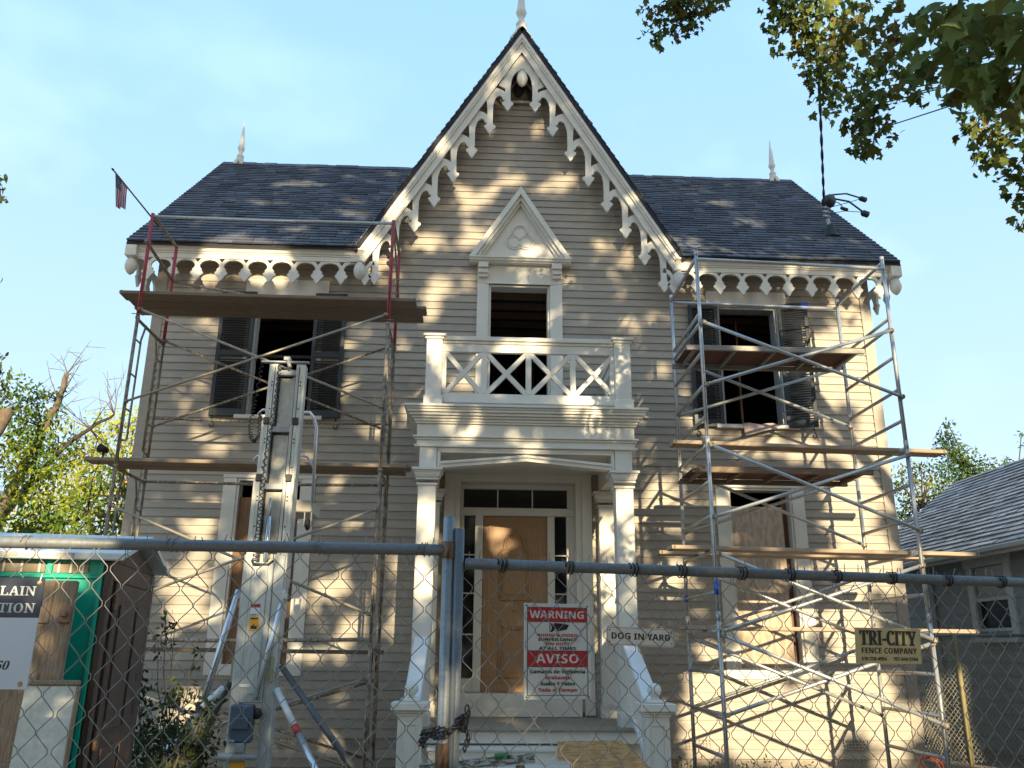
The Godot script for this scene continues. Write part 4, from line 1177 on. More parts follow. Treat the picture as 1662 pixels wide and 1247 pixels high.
	var k2 := sf(true); tube(k2, [Vector3(-2.88, 1.4, 2.95), Vector3(-3.35, 0.6, 2.4)], 0.03, 12); part(k2, "outrigger", mt("outrigger_dark", Color(0.09, 0.09, 0.09), 0.2, 0.5, Vector3(3, 3, 3), 0.3), T)
	var w := sf(true); tube(w, [Vector3(-2.44, 1.24, 3.1), Vector3(-2.2, 0.94, 3.36)], 0.032, 12); part(w, "outrigger", plain("outrigger_white", Color(0.62, 0.62, 0.6), 0.4), T)
	var rd := sf(true); tube(rd, [Vector3(-2.2, 0.94, 3.36), Vector3(-2.15, 0.88, 3.41)], 0.034, 12); part(rd, "outrigger_band", plain("band_red", Color(0.45, 0.04, 0.03), 0.5), T)
	var gy := sf(true); tube(gy, [Vector3(-2.15, 0.88, 3.41), Vector3(-1.75, 0.38, 3.85)], 0.028, 12); part(gy, "outrigger", mt("bright_tube", Color(0.5, 0.5, 0.5)), T)
	var wl := sf(true); tube(wl, [Vector3(-2.92, 1.26, 3.2), Vector3(-3.06, 1.1, 3.32)], 0.026, 12); part(wl, "outrigger", plain("outrigger_white", Color(0.62, 0.62, 0.6), 0.4), T)
	# platform and its guard rails behind the mast
	var g := sf(true)
	tube(g, [Vector3(-2.53, 4.10, 2.6), Vector3(-2.44, 4.10, 2.6), Vector3(-2.39, 4.04, 2.6), Vector3(-2.355, 3.93, 2.6), Vector3(-2.335, 3.06, 2.6)], 0.018, 10)
	tube(g, [Vector3(-2.52, 3.62, 2.6), Vector3(-2.43, 3.6, 2.6), Vector3(-2.36, 3.5, 2.6), Vector3(-2.345, 3.45, 2.6)], 0.014, 8)
	tube(g, [Vector3(-2.83, 4.12, 2.6), Vector3(-2.96, 4.12, 2.6), Vector3(-3.0, 4.08, 2.6), Vector3(-2.96, 4.02, 2.55)], 0.015, 8)
	tube(g, [Vector3(-2.84, 3.62, 2.6), Vector3(-2.97, 3.6, 2.6), Vector3(-3.0, 3.56, 2.6), Vector3(-2.95, 3.5, 2.55)], 0.014, 8)
	part(g, "guard_rail", mt("bright_tube", Color(0.5, 0.5, 0.5)), T)
	var pf := sf(); cbox(pf, -2.98, -2.34, 3.0, 3.13, 2.1, 2.62, 0.01); part(pf, "platform", plain("platform_beige", Color(0.42, 0.40, 0.34), 0.6), T)
	var ca := sf(true); lathe(ca, [[0.0, -0.02], [0.05, -0.02], [0.062, -0.01], [0.062, 0.01], [0.05, 0.02], [0.0, 0.02]], Vector3(-2.37, 2.87, 2.6), 16, Basis(Vector3(0, 0, 1), PI / 2)); part(ca, "caster", B, T)
	var cf := sf(); cbox(cf, -2.41, -2.40, 2.85, 3.0, 2.57, 2.63, 0.003); cbox(cf, -2.34, -2.33, 2.85, 3.0, 2.57, 2.63, 0.003); part(cf, "caster_fork", Wd, T)
	# cables
	var c1 := sf(true); helix(c1, [Vector3(-2.71, 4.5, 3.05), Vector3(-2.70, 4.0, 3.12), Vector3(-2.735, 3.4, 3.2), Vector3(-2.725, 2.9, 3.2)], 0.018, 0.0055, 22); helix(c1, [Vector3(-2.725, 2.9, 3.2), Vector3(-2.735, 2.6, 3.2), Vector3(-2.74, 2.42, 3.2)], 0.024, 0.0055, 9); part(c1, "coiled_cable", B, T)
	var c2 := sf(true); helix(c2, [Vector3(-2.93, 4.58, 2.9), Vector3(-2.948, 4.387, 2.9), Vector3(-2.97, 4.14, 2.9), Vector3(-2.983, 4.01, 2.9), Vector3(-2.995, 3.86, 2.9), Vector3(-2.985, 3.76, 2.9), Vector3(-2.955, 3.70, 2.9), Vector3(-2.92, 3.70, 2.9), Vector3(-2.895, 3.76, 2.9), Vector3(-2.9, 3.92, 2.9), Vector3(-2.9, 4.0, 2.92)], 0.018, 0.005, 34); part(c2, "coiled_cable", B, T)
	org = Vector3.ZERO

# ================================================================ portable toilet and what leans on it
func build_toilet() -> void:
	var T := thing("portable_toilet", "brown and green portable toilet with white roof edge behind the wire fence", "portable toilet", Vector3(-3.3, 0.03, 6.1))
	var bb := Basis(Vector3(0.992, 0, -0.127), UP, Vector3(0.127, 0, 0.992)) # x to the right, z to the front
	var C := Vector3(-2.715, 0, 6.6)   # front right corner
	var at := func(x, y, z): return C + bb * Vector3(x, y, z)
	var bx := func(s, x0, x1, y0, y1, z0, z1, k): cobox(s, C + bb * Vector3((x0 + x1) / 2, (y0 + y1) / 2, (z0 + z1) / 2), bb, Vector3(x1 - x0, y1 - y0, z1 - z0) / 2, k)
	var green := mt("toilet_green", Color(0.0, 0.44, 0.31), 0.12, 0.4, Vector3(1, 1, 1))
	var brown := mt("toilet_brown", Color(0.082, 0.046, 0.034), 0.25, 0.5, Vector3(2, 1, 2), 0.0, 0.15)
	var white := mt("toilet_white", Color(0.62, 0.62, 0.6), 0.08, 0.4, Vector3(1, 1, 1))
	var s := sf()
	bx.call(s, -1.1, -0.045, 0.05, 2.09, -0.03, -0.005, 0.004); bx.call(s, -1.1, -1.07, 0.05, 2.09, -1.08, -0.03, 0.004); bx.call(s, -1.07, -0.03, 0.05, 2.09, -1.1, -1.07, 0.004)
	part(s, "wall", green, T)
	for q in [[-1.1, -0.06, 1.985, 2.005], [-0.36, -0.33, 2.005, 2.085], [-0.075, -0.05, 0.4, 2.085], [-0.66, -0.63, 2.005, 2.085]]:
		var r := sf(); bx.call(r, q[0], q[1], q[2], q[3], -0.004, 0.012, 0.004); part(r, "rib", green, T)
	for q in [[-0.325, -0.135], [-0.62, -0.37], [-0.9, -0.67]]:
		var r := sf(); bx.call(r, q[0], q[1], 2.015, 2.078, -0.003, 0.004, 0.003); part(r, "vent_screen", mt("vent_tan", Color(0.26, 0.22, 0.15), 0.2, 0.7), T)
		var f := sf()
		for x in [q[0] + 0.03, (q[0] + q[1]) / 2, q[1] - 0.03]: bx.call(f, x - 0.006, x + 0.006, 2.015, 2.078, 0.005, 0.009, 0.002)
		part(f, "vent_bar", white, T)
	var c := sf()
	bx.call(c, -0.044, 0.0, 0.05, 2.09, -0.05, 0.012, 0.008); bx.call(c, -0.035, 0.0, 0.05, 2.09, -1.1, -1.02, 0.008)
	bx.call(c, -0.035, -0.008, 0.05, 0.2, -1.02, -0.05, 0.004); bx.call(c, -0.035, -0.006, 1.98, 2.09, -1.02, -0.05, 0.004)
	var gp := PackedVector2Array([Vector2(0.012, 2.09), Vector2(-0.55, 2.22), Vector2(-1.1, 2.09)])
	extr(c, gp, -0.035, -0.005, Transform3D(Basis(bb.z, UP, bb.x), C))
	part(c, "corner_post", brown, T)
	var d := sf()
	bx.call(d, -0.03, 0.012, 0.2, 1.975, -0.95, -0.10, 0.008)
	var door := part(d, "door", brown, T)
	var dp := sf()
	for q in [[-0.9, -0.62], [-0.55, -0.2]]:
		for y in [[0.35, 1.05], [1.15, 1.85]]: bx.call(dp, 0.0125, 0.024, y[0], y[1], q[0], q[1], 0.006)
	part(dp, "door_panel", brown, door)
	var hg := sf()
	for y in [1.86, 1.1, 0.4]: bx.call(hg, 0.0, 0.022, y - 0.05, y + 0.05, -0.13, -0.07, 0.004)
	part(hg, "hinge", mt("rust_metal", Color(0.22, 0.13, 0.08), 0.4, 0.6, Vector3(6, 6, 6), 0.4), door)
	var lt := sf(); bx.call(lt, 0.0126, 0.03, 1.2, 1.32, -0.86, -0.8, 0.005); bx.call(lt, 0.0126, 0.028, 1.4, 1.45, -0.86, -0.8, 0.004); part(lt, "latch", plain("latch_dark", Color(0.04, 0.03, 0.03), 0.4, 0.4), door)
	var r := sf()
	var O := [at.call(-1.2, 2.10, 0.06), at.call(0.075, 2.10, 0.06), at.call(0.075, 2.27, -0.55), at.call(-1.2, 2.27, -0.55), at.call(-1.2, 2.10, -1.17), at.call(0.075, 2.10, -1.17)]
	var t := Vector3(0, 0.03, 0)
	hexa(r, [O[0], O[1], O[2], O[3], O[0] + t, O[1] + t, O[2] + t, O[3] + t]); hexa(r, [O[3], O[2], O[5], O[4], O[3] + t, O[2] + t, O[5] + t, O[4] + t])
	bx.call(r, -1.2, 0.07, 2.085, 2.128, 0.061, 0.085, 0.006)
	part(r, "roof", white, T)
	var sk := sf()   # patched stains on the white roof edge
	for q in [[-0.62, -0.5], [-0.30, -0.2], [-0.95, -0.8]]: bx.call(sk, q[0], q[1], 2.095, 2.122, 0.0855, 0.0875, 0.001)
	part(sk, "roof_patch", mt("patch_grey", Color(0.38, 0.37, 0.34), 0.2, 0.6), T)
	org = Vector3.ZERO
	# old panelled door
	var D := thing("old_door", "weathered brown wooden door with rusty lock leaning on the green toilet wall", "door", Vector3(-3.26, 0.03, 6.9))
	var wd := mt("weathered_wood", Color(0.19, 0.125, 0.08), 0.9, 0.85, Vector3(9, 0.7, 9), 0.0, 0.5, 0.03, Color(0.36, 0.27, 0.18), 17)
	var lean := Basis(Vector3(1, 0, 0), -0.05)
	var dx := func(s2, x0, x1, y0, y1, z0, z1): cobox(s2, Vector3(-3.26, 0.03, 6.9) + lean * Vector3((x0 + x1) / 2, (y0 + y1) / 2, (z0 + z1) / 2), lean, Vector3(x1 - x0, y1 - y0, z1 - z0) / 2, 0.005)
	var a := sf(); dx.call(a, -0.45, 0.447, 0, 1.93, -0.018, 0.006); part(a, "leaf", wd, D)
	for q in [[-0.45, -0.33, 0, 1.93], [0.335, 0.447, 0, 1.93], [-0.05, 0.05, 0.2, 1.7]]:
		var st := sf(); dx.call(st, q[0], q[1], q[2], q[3], 0.007, 0.024); part(st, "stile", wd, D)
	for q in [[0.0, 0.22], [0.85, 1.0], [1.38, 1.44], [1.7, 1.93]]:
		var st := sf(); dx.call(st, -0.328, 0.333, q[0], q[1], 0.0072, 0.0235); part(st, "door_rail", wd, D)
	var lk := sf(); dx.call(lk, 0.39, 0.452, 1.70, 1.79, 0.012, 0.05); dx.call(lk, 0.41, 0.44, 1.73, 1.76, 0.05, 0.08); part(lk, "lock", mt("rust_metal", Color(0.22, 0.13, 0.08), 0.4, 0.6), D)
	org = Vector3.ZERO
	var P := thing("white_panel", "stained white board leaning in front of the weathered brown door", "board", Vector3(-2.83, 0.03, 7.0))
	var pl := sf()
	cobox(pl, Vector3(-2.83, 0.72, 6.93), Basis(Vector3(1, 0, 0), -0.06), Vector3(0.135, 0.69, 0.012), 0.004)
	part(pl, "sheet", mt("stained_white", Color(0.52, 0.53, 0.48), 0.2, 0.6, Vector3(3, 3, 3), 0.0, 0.2), P)
	var pe := sf()
	cobox(pe, Vector3(-2.83, 1.425, 6.887), Basis(Vector3(1, 0, 0), -0.06), Vector3(0.14, 0.012, 0.02), 0.004); cobox(pe, Vector3(-2.69, 0.72, 6.93), Basis(Vector3(1, 0, 0), -0.06), Vector3(0.006, 0.69, 0.018), 0.003)
	part(pe, "edge_strip", mt("weathered_wood", Color(0.2, 0.15, 0.1)), P)
	org = Vector3.ZERO

# ================================================================ wire fences
func chain_link(s: SurfaceTool, o: Vector3, u: Vector3, w: float, y0: float, y1: float, p: float, dv: float, r: float, barb := 0.035, sides := 5) -> void:
	var nz := u.cross(UP)
	p *= 0.5        # a diamond is two pickets wide
	var n := int(w / p)
	for i in n:
		var pts := []
		var k := 0
		var y := y1 + barb
		var x := (i + 0.5) * p
		var flip := 1 if i % 2 == 0 else -1
		var jx := rng.randf_range(-0.004, 0.004)
		pts.append(o + u * (x + flip * p * 0.22 + rng.randf_range(-0.012, 0.012)) + UP * (y + rng.randf_range(-0.012, 0.012)) + nz * rng.randf_range(-0.008, 0.012))
		y = y1 - 0.004
		pts.append(o + u * (x + flip * p * 0.10) + UP * y + nz * 0.004 * flip)
		var sg := -flip
		y -= dv * 0.28
		while y > y0:
			var wob := 0.0035 * sin(y * 5.0 + x * 3.1) + 0.0025 * sin(x * 11.0 - y * 8.0)
			var c := x + wob + jx * sin(y * 3.0 + i) + sg * (p * 0.5 + 0.0006)
			pts.append(o + u * (c - sg * 0.004) + UP * (y + 0.006 + wob * 1.3) + nz * (0.002 * sg + wob * 2.0))
			pts.append(o + u * (c - sg * 0.004) + UP * (y - 0.006 + wob * 1.3) - nz * (0.002 * sg - wob * 2.0))
			y -= dv * 0.5; sg = -sg; k += 1
		tube(s, pts, r, sides, -1.0, false)

func m_galv(k := 1.0) -> Material: return mt("galvanised_%d" % int(k * 10), Color(0.215 * k, 0.235 * k, 0.25 * k), 0.25, 0.55, Vector3(6, 6, 6), 0.4, 0.1, 0.03)

func build_fences() -> void:
	var wire := mt("fence_wire", Color(0.235, 0.23, 0.22), 0.15, 0.5, Vector3(2, 2, 2), 0.4)
	# left panel
	var u := Vector3(0.9991, 0, -0.0427); var o := Vector3(-3.2, 0, 9.215)
	var F := thing("chain_link_fence", "left chain-link fence panel with grey top rail, reaching from the banner to the twin posts", "fence", Vector3(-1.9, 0, 9.16), "chain-link panels across the front")
	var s := sf(true); tube(s, [o + UP * 1.9, o + u * 2.49 + UP * 1.9], 0.0175, 14); part(s, "top_rail", m_galv(), F)
	s = sf(true); tube(s, [o + u * 2.505, o + u * 2.505 + UP * 2.0], 0.0175, 14); tube(s, [o + u * 2.505 + UP * 2.0, o + u * 2.505 + UP * 2.004], 0.0165, 14, 0.0165); part(s, "post", m_galv(1.4), F)
	s = sf(true); tube(s, [o + u * 2.505 + UP * 1.875, o + u * 2.505 + UP * 1.925], 0.0215, 14); tube(s, [o + u * 2.505 + UP * 1.27, o + u * 2.505 + UP * 1.345], 0.021, 14); part(s, "collar", mt("rust_metal", Color(0.22, 0.13, 0.08)), F)
	s = sf(true); chain_link(s, o - u.cross(UP) * 0.0, u, 2.48, 0.04, 1.9, 0.0855, 0.098, 0.0016); stuff(part(s, "wire_mesh", wire, F))
	s = sf(true)
	for x in [0.35, 0.78, 1.24, 1.66, 2.1, 2.42]:
		var pts := []
		for i in 15: pts.append(o + u * (x + i * 0.002) + UP * (1.9 + sin(i * 0.8) * 0.021) + u.cross(UP) * cos(i * 0.8) * 0.021)
		tube(s, pts, 0.002, 5)
	part(s, "tie_wire", wire, F)
	org = Vector3.ZERO
	# right panel
	u = Vector3(0.9793, 0, -0.2024); o = Vector3(-0.6533, 0, 9.1045)
	F = thing("chain_link_fence", "right chain-link fence panel with dark top rail, carrying the warning sign and dog sign", "fence", Vector3(0.9, 0, 8.78), "chain-link panels across the front")
	s = sf(true); tube(s, [o + u * 0.012 + UP * 1.86, o + u * 3.6 + UP * 1.855], 0.0172, 14); part(s, "top_rail", m_galv(0.8), F)
	s = sf(true); tube(s, [o + u * -0.012, o + u * -0.012 + UP * 1.966], 0.017, 14); part(s, "post", m_galv(0.9), F)
	s = sf(true); tube(s, [o + u * 3.6, o + u * 3.6 + UP * 1.966], 0.0175, 14); part(s, "post", m_galv(0.9), F)
	s = sf(true); chain_link(s, o, u, 3.58, 0.04, 1.858, 0.0765, 0.086, 0.0015); stuff(part(s, "wire_mesh", wire, F))
	s = sf(true)
	for x in [0.11, 0.33, 0.55, 0.72, 0.94, 1.12, 1.3, 1.52, 1.75, 1.98, 2.15, 2.4]:
		var pts := []
		for i in 22: pts.append(o + u * (x + i * 0.0016 + rng.randf_range(-0.001, 0.001)) + UP * (1.858 + sin(i * 0.8) * 0.0215) + u.cross(UP) * cos(i * 0.8) * 0.0215)
		tube(s, pts, 0.0022, 5)
	part(s, "tie_wire", plain("black_iron", Color(0.02, 0.02, 0.02)), F)
	org = Vector3.ZERO
	# chain tying the two posts together
	var Cn := thing("gate_chain", "dark steel chain wound round the two fence posts", "chain", Vector3(-0.68, 1.36, 9.11))
	var cm := mt("chain_steel", Color(0.07, 0.065, 0.065), 0.35, 0.4, Vector3(20, 20, 20), 0.7)
	for i in 58:
		var t := i / 58.0 * TAU * 2.15
		var rad := Vector2(0.062, 0.036) + Vector2(1, 1) * 0.004 * sin(i * 1.7)
		var c := Vector3(-0.697 + cos(t) * rad.x, 1.388 + cos(t) * 0.024 + 0.012 * sin(i * 0.9) - 0.003 * i / 8.0, 9.108 + sin(t) * rad.y)
		var tan_ := Vector3(-sin(t) * rad.x, -sin(t) * 0.024, cos(t) * rad.y).normalized()
		var roll := 0.8 if i % 2 == 0 else -0.8
		var b := frame_of(tan_) * Basis(Vector3(0, 0, 1), roll)
		var pts := []
		for k in 13:
			var a := TAU * k / 12.0
			pts.append(c + b * Vector3(sin(a) * 0.0062, 0, cos(a) * 0.0115 ))
		var l := sf(true); tube(l, pts, 0.0027, 6, -1.0, false); part(l, "link", cm, Cn)
	for i in 9:
		var c := Vector3(-0.628 + 0.005 * sin(i * 1.3), 1.44 - i * 0.013, 9.14 + 0.006 * cos(i))
		var b := Basis(UP, 0.9 * i) * Basis(Vector3.RIGHT, PI / 2)
		var pts := []
		for k in 13:
			var a := TAU * k / 12.0
			pts.append(c + b * Vector3(sin(a) * 0.0062, 0, cos(a) * 0.0115))
		var l := sf(true); tube(l, pts, 0.0027, 6, -1.0, false); part(l, "link", cm, Cn)
	org = Vector3.ZERO
	# the fence beside the house
	F = thing("side_fence", "sunlit chain-link fence with a rusty post between the two houses", "fence", Vector3(7, 0.2, -0.3))
	u = Vector3(1, 0, 0); o = Vector3(5.36, 0, -0.3)
	s = sf(true); tube(s, [o + UP * 1.86, o + u * 3.6 + UP * 1.89], 0.02, 10); part(s, "top_rail", m_galv(0.9), F)
	for x in [0.72, 3.2]:
		s = sf(true); tube(s, [Vector3(5.36 + x, 0.15, -0.27), Vector3(5.36 + x, 2.0, -0.27)], 0.033, 10); part(s, "post", mt("post_khaki", Color(0.28, 0.24, 0.12), 0.3, 0.7, Vector3(3, 1, 3), 0.2), F)
	s = sf(true); chain_link(s, o, u, 3.6, 0.22, 1.86, 0.064, 0.074, 0.0024, 0.05, 4); stuff(part(s, "wire_mesh", mt("fence_wire_warm", Color(0.42, 0.38, 0.30), 0.1, 0.5, Vector3(2, 2, 2), 0.4), F))
	s = sf(true); chain_link(s, Vector3(5.4, 0, -0.5), Vector3(0.93, 0, -0.36), 2.2, 0.22, 1.8, 0.06, 0.07, 0.0022, 0.03, 4); stuff(part(s, "loose_mesh", mt("fence_wire_warm", Color(0.42, 0.38, 0.30)), F))
	org = Vector3.ZERO

# ================================================================ signs
func build_signs() -> void:
	var white := plain("sign_white", Color(0.66, 0.70, 0.71), 0.4)
	var red := plain("sign_red", Color(0.48, 0.018, 0.035), 0.4)
	var black := plain("sign_black", Color(0.012, 0.013, 0.016), 0.45)
	var u := Vector3(0.9793, 0, -0.2024); var nn := Vector3(0.2024, 0, 0.9793); var o := Vector3(-0.6533, 0, 9.1045)
	# WARNING sign, behind the mesh
	var b := Basis(u, UP, nn)
	var c := o + u * 0.31 + UP * 1.604 - nn * 0.012
	var S := thing("warning_sign", "red and white surveillance warning sign in English and Spanish wired to the fence", "sign", c)
	var pos := func(x, y, z): return c + b * Vector3(x, y, z)
	var s := sf(); cobox(s, c, b, Vector3(0.1075, 0.142, 0.002), 0.001); part(s, "plate", white, S)
	s = sf()
	for q in [[-0.098, -0.0965], [0.0965, 0.098]]: obox(s, pos.call((q[0] + q[1]) / 2, 0, 0.0026), b, Vector3(0.0008, 0.131, 0.0005))
	for y in [-0.13, 0.13, 0.087, 0.000, -0.047]: obox(s, pos.call(0, y, 0.0027), b, Vector3(0.098, 0.0008, 0.0005))
	part(s, "border", black, S)
	s = sf(); obox(s, pos.call(0, 0.1085, 0.0024), b, Vector3(0.0965, 0.0205, 0.0004)); obox(s, pos.call(0, -0.0235, 0.0024), b, Vector3(0.0965, 0.0225, 0.0004)); part(s, "red_band", red, S)
	var z := 0.0032
	text(S, "WARNING", "lettering", pos.call(0, 0.108, z), b, 0.0225, white, true, 1.18)
	text(S, "AUDIO & VIDEO", "lettering", pos.call(0, 0.0465, z), b, 0.0085, red, true, 1.5)
	text(S, "SURVEILLANCE", "lettering", pos.call(0, 0.0335, z), b, 0.0085, black, true, 1.5)
	text(S, "ON DUTY", "lettering", pos.call(0, 0.0205, z), b, 0.0085, red, true, 1.55)
	text(S, "AT ALL TIMES", "lettering", pos.call(0, 0.0075, z), b, 0.0085, black, true, 1.6)
	text(S, "AVISO", "lettering", pos.call(0, -0.0235, z), b, 0.0265, white, true, 1.3)
	text(S, "Camaras de Vigilancia", "lettering", pos.call(0, -0.061, z), b, 0.0105, black, true, 1.16)
	text(S, "Grabando", "lettering", pos.call(0, -0.0785, z), b, 0.0105, red, true, 1.16)
	text(S, "Audio Y Video", "lettering", pos.call(0, -0.0965, z), b, 0.0105, black, true, 1.16)
	text(S, "Todo el Tiempo", "lettering", pos.call(0, -0.1145, z), b, 0.0105, red, true, 1.16)
	s = sf()   # the pictured camera
	var T := Transform3D(b, c)
	extr(s, PackedVector2Array([Vector2(0.0, 0.058), Vector2(0.03, 0.064), Vector2(0.038, 0.078), Vector2(0.012, 0.082), Vector2(-0.012, 0.083), Vector2(-0.006, 0.066)]), 0.0028, 0.0036, T)
	var ell := PackedVector2Array(); var ell2 := PackedVector2Array()
	for i in 18:
		var a := TAU * i / 18.0
		ell.append(Vector2(-0.022 + cos(a) * 0.0135, 0.069 + sin(a) * 0.013)); ell2.append(Vector2(-0.028 + cos(a) * 0.0085, 0.069 + sin(a) * 0.011))
	extr(s, ell, 0.0028, 0.0036, T)
	part(s, "camera_picture", black, S)
	s = sf(); extr(s, ell2, 0.0037, 0.0041, T); part(s, "camera_picture", white, S)
	s = sf()
	extr(s, PackedVector2Array([Vector2(-0.027, 0.062), Vector2(-0.024, 0.062), Vector2(-0.024, 0.077), Vector2(-0.027, 0.077)]), 0.0042, 0.0045, T); part(s, "camera_picture", black, S)
	s = sf(true)
	for q in [[-0.1, 0.135], [0.1, 0.135], [-0.1, -0.135], [0.1, -0.135]]: lathe(s, [[0.003, 0.0], [0.0025, 0.0012], [0, 0.0015]], pos.call(q[0], q[1], 0.002), 8, b * Basis(Vector3.RIGHT, PI / 2))
	part(s, "rivet", plain("rivet", Color(0.1, 0.1, 0.1), 0.4, 0.6), S)
	org = Vector3.ZERO
	# DOG IN YARD
	var b2 := b * Basis(Vector3(0, 0, 1), -0.028)
	c = o + u * 0.588 + UP * 1.649 - nn * 0.01
	S = thing("dog_sign", "small white sign reading DOG IN YARD beside the warning sign", "sign", c)
	s = sf(); 
	var rr := PackedVector2Array()
	for k in 4:
		for i in 5:
			var a := PI / 2 * k + PI / 2 * i / 4.0
			rr.append(Vector2((0.108 if k in [0, 3] else -0.108) + cos(a) * 0.008, (0.0205 if k in [0, 1] else -0.0205) + sin(a) * 0.008))
	extr(s, rr, -0.0015, 0.0015, Transform3D(b2, c)); part(s, "plate", plain("dog_white", Color(0.74, 0.71, 0.66), 0.4), S)
	s = sf()
	for q in [[0, 0.0255, 0.112, 0.0005], [0, -0.0255, 0.112, 0.0005], [-0.1125, 0, 0.0005, 0.025], [0.1125, 0, 0.0005, 0.025]]: obox(s, c + b2 * Vector3(q[0], q[1], 0.0016), b2, Vector3(q[2], q[3], 0.0003))
	part(s, "border", black, S)
	text(S, "DOG IN YARD", "lettering", c + b2 * Vector3(0, 0, 0.002), b2, 0.019, black, true, 1.2)
	s = sf(true)
	for q in [[-0.106, -0.018], [0.106, -0.018], [-0.106, 0.018], [0.106, 0.018]]: lathe(s, [[0.0026, 0.0], [0.002, 0.001], [0, 0.0012]], c + b2 * Vector3(q[0], q[1], 0.0015), 8, b2 * Basis(Vector3.RIGHT, PI / 2))
	part(s, "rivet", plain("rivet", Color(0.1, 0.1, 0.1), 0.4, 0.6), S)
	org = Vector3.ZERO
	# fence company plate, on this side of the mesh
	c = o + u * 1.482 + UP * 1.63 + nn * 0.012
	var b3 := b * Basis(Vector3(1, 0, 0), 0.10) * Basis(Vector3(0, 0, 1), -0.006)
	S = thing("fence_company_sign", "yellow metal plate reading TRI-CITY FENCE COMPANY on the fence", "sign", c)
	s = sf(); cobox(s, c, b3, Vector3(0.128, 0.0575, 0.0012), 0.0008); part(s, "plate", mt("plate_yellow", Color(0.62, 0.51, 0.27), 0.08, 0.45, Vector3(3, 3, 3)), S)
	s = sf()
	for q in [[0, 0.0568, 0.128, 0.0012], [0, -0.0568, 0.128, 0.0012], [-0.1275, 0, 0.0012, 0.0555], [0.1275, 0, 0.0012, 0.0555]]: obox(s, c + b3 * Vector3(q[0], q[1], 0.0016), b3, Vector3(q[2], q[3], 0.0006))
	part(s, "rim", mt("plate_rim", Color(0.60, 0.50, 0.26), 0.05, 0.4), S)
	text(S, "TRI-CITY", "lettering", c + b3 * Vector3(0, 0.0245, 0.0018), b3, 0.048, plain("sign_ink", Color(0.02, 0.028, 0.03), 0.5), true, 0.74, "Droid Serif")
	text(S, "TRI-CITY", "lettering", c + b3 * Vector3(0.0016, 0.0245, 0.0021), b3, 0.048, plain("sign_ink", Color(0.02, 0.028, 0.03), 0.5), true, 0.74, "Droid Serif")
	text(S, "TRI-CITY", "lettering", c + b3 * Vector3(-0.0016, 0.0245, 0.0024), b3, 0.048, plain("sign_ink", Color(0.02, 0.028, 0.03), 0.5), true, 0.74, "Droid Serif")
	text(S, "FENCE COMPANY", "lettering", c + b3 * Vector3(0.002, -0.0165, 0.0018), b3, 0.0185, plain("sign_ink", Color(0.02, 0.028, 0.03), 0.5), true, 1.03)
	text(S, "510-758-4954", "lettering", c + b3 * Vector3(-0.058, -0.043, 0.0018), b3, 0.0115, plain("sign_ink", Color(0.02, 0.028, 0.03), 0.5), true, 1.0)
	text(S, "707-644-5764", "lettering", c + b3 * Vector3(0.066, -0.043, 0.0018), b3, 0.0115, plain("sign_ink", Color(0.02, 0.028, 0.03), 0.5), true, 1.0)
	org = Vector3.ZERO
	# builder's banner at the left edge, only its right end in view
	var ul := Vector3(0.9991, 0, -0.0427); var nl := Vector3(0.0427, 0, 0.9991)
	var bl := Basis(ul, UP, nl)
	c = Vector3(-2.27, 1.64, 9.176) + nl * 0.012
	S = thing("builder_sign", "navy and white builder's board hung on the left end of the fence", "sign", c)
	s = sf(); cobox(s, c + bl * Vector3(0, -0.055, 0), bl, Vector3(0.395, 0.098, 0.0025), 0.001); part(s, "plate", plain("banner_white", Color(0.60, 0.66, 0.74), 0.12), S)
	s = sf(); cobox(s, c + bl * Vector3(0, 0.1, 0.0), bl, Vector3(0.395, 0.0565, 0.0026), 0.001); part(s, "header", plain("banner_navy", Color(0.035, 0.042, 0.07), 0.3), S)
	text_right(S, "LAIN", c + bl * Vector3(0.376, 0.118, 0.003), bl, 0.0265, white, 1.06)
	text_right(S, "TION", c + bl * Vector3(0.381, 0.070, 0.003), bl, 0.0265, white, 1.06)
	text_right(S, "50", c + bl * Vector3(0.338, -0.088, 0.003), bl, 0.024, plain("sign_ink", Color(0.02, 0.028, 0.03), 0.5), 1.0, 0.22)
	s = sf(true)
	lathe(s, [[0.007, 0], [0.006, 0.002], [0.003, 0.002], [0.002, 0]], c + bl * Vector3(0.382, 0.142, 0.0026), 12, bl * Basis(Vector3.RIGHT, PI / 2)); lathe(s, [[0.007, 0], [0.006, 0.002], [0.003, 0.002], [0.002, 0]], c + bl * Vector3(0.375, -0.138, 0.0026), 12, bl * Basis(Vector3.RIGHT, PI / 2))
	part(s, "grommet", mt("brass", Color(0.4, 0.28, 0.12), 0.2, 0.4, Vector3(9, 9, 9), 0.7), S)
	s = sf(true); tube(s, [c + bl * Vector3(0.382, 0.14, 0.004), c + bl * Vector3(0.385, 0.165, 0.0), c + bl * Vector3(0.384, 0.17, -0.012)], 0.002, 6); part(s, "cable_tie", white, S)
	org = Vector3.ZERO

func text_right(parent: Node3D, said: String, at: Vector3, b: Basis, height: float, m: Material, squeeze := 1.0, slant := 0.0) -> void:
	text(parent, said, "lettering", at, b, height, m, true, squeeze, "Droid Serif", slant)
	var o := parent.get_child(parent.get_child_count() - 1) as MeshInstance3D
	(o.mesh as TextMesh).horizontal_alignment = HORIZONTAL_ALIGNMENT_RIGHT

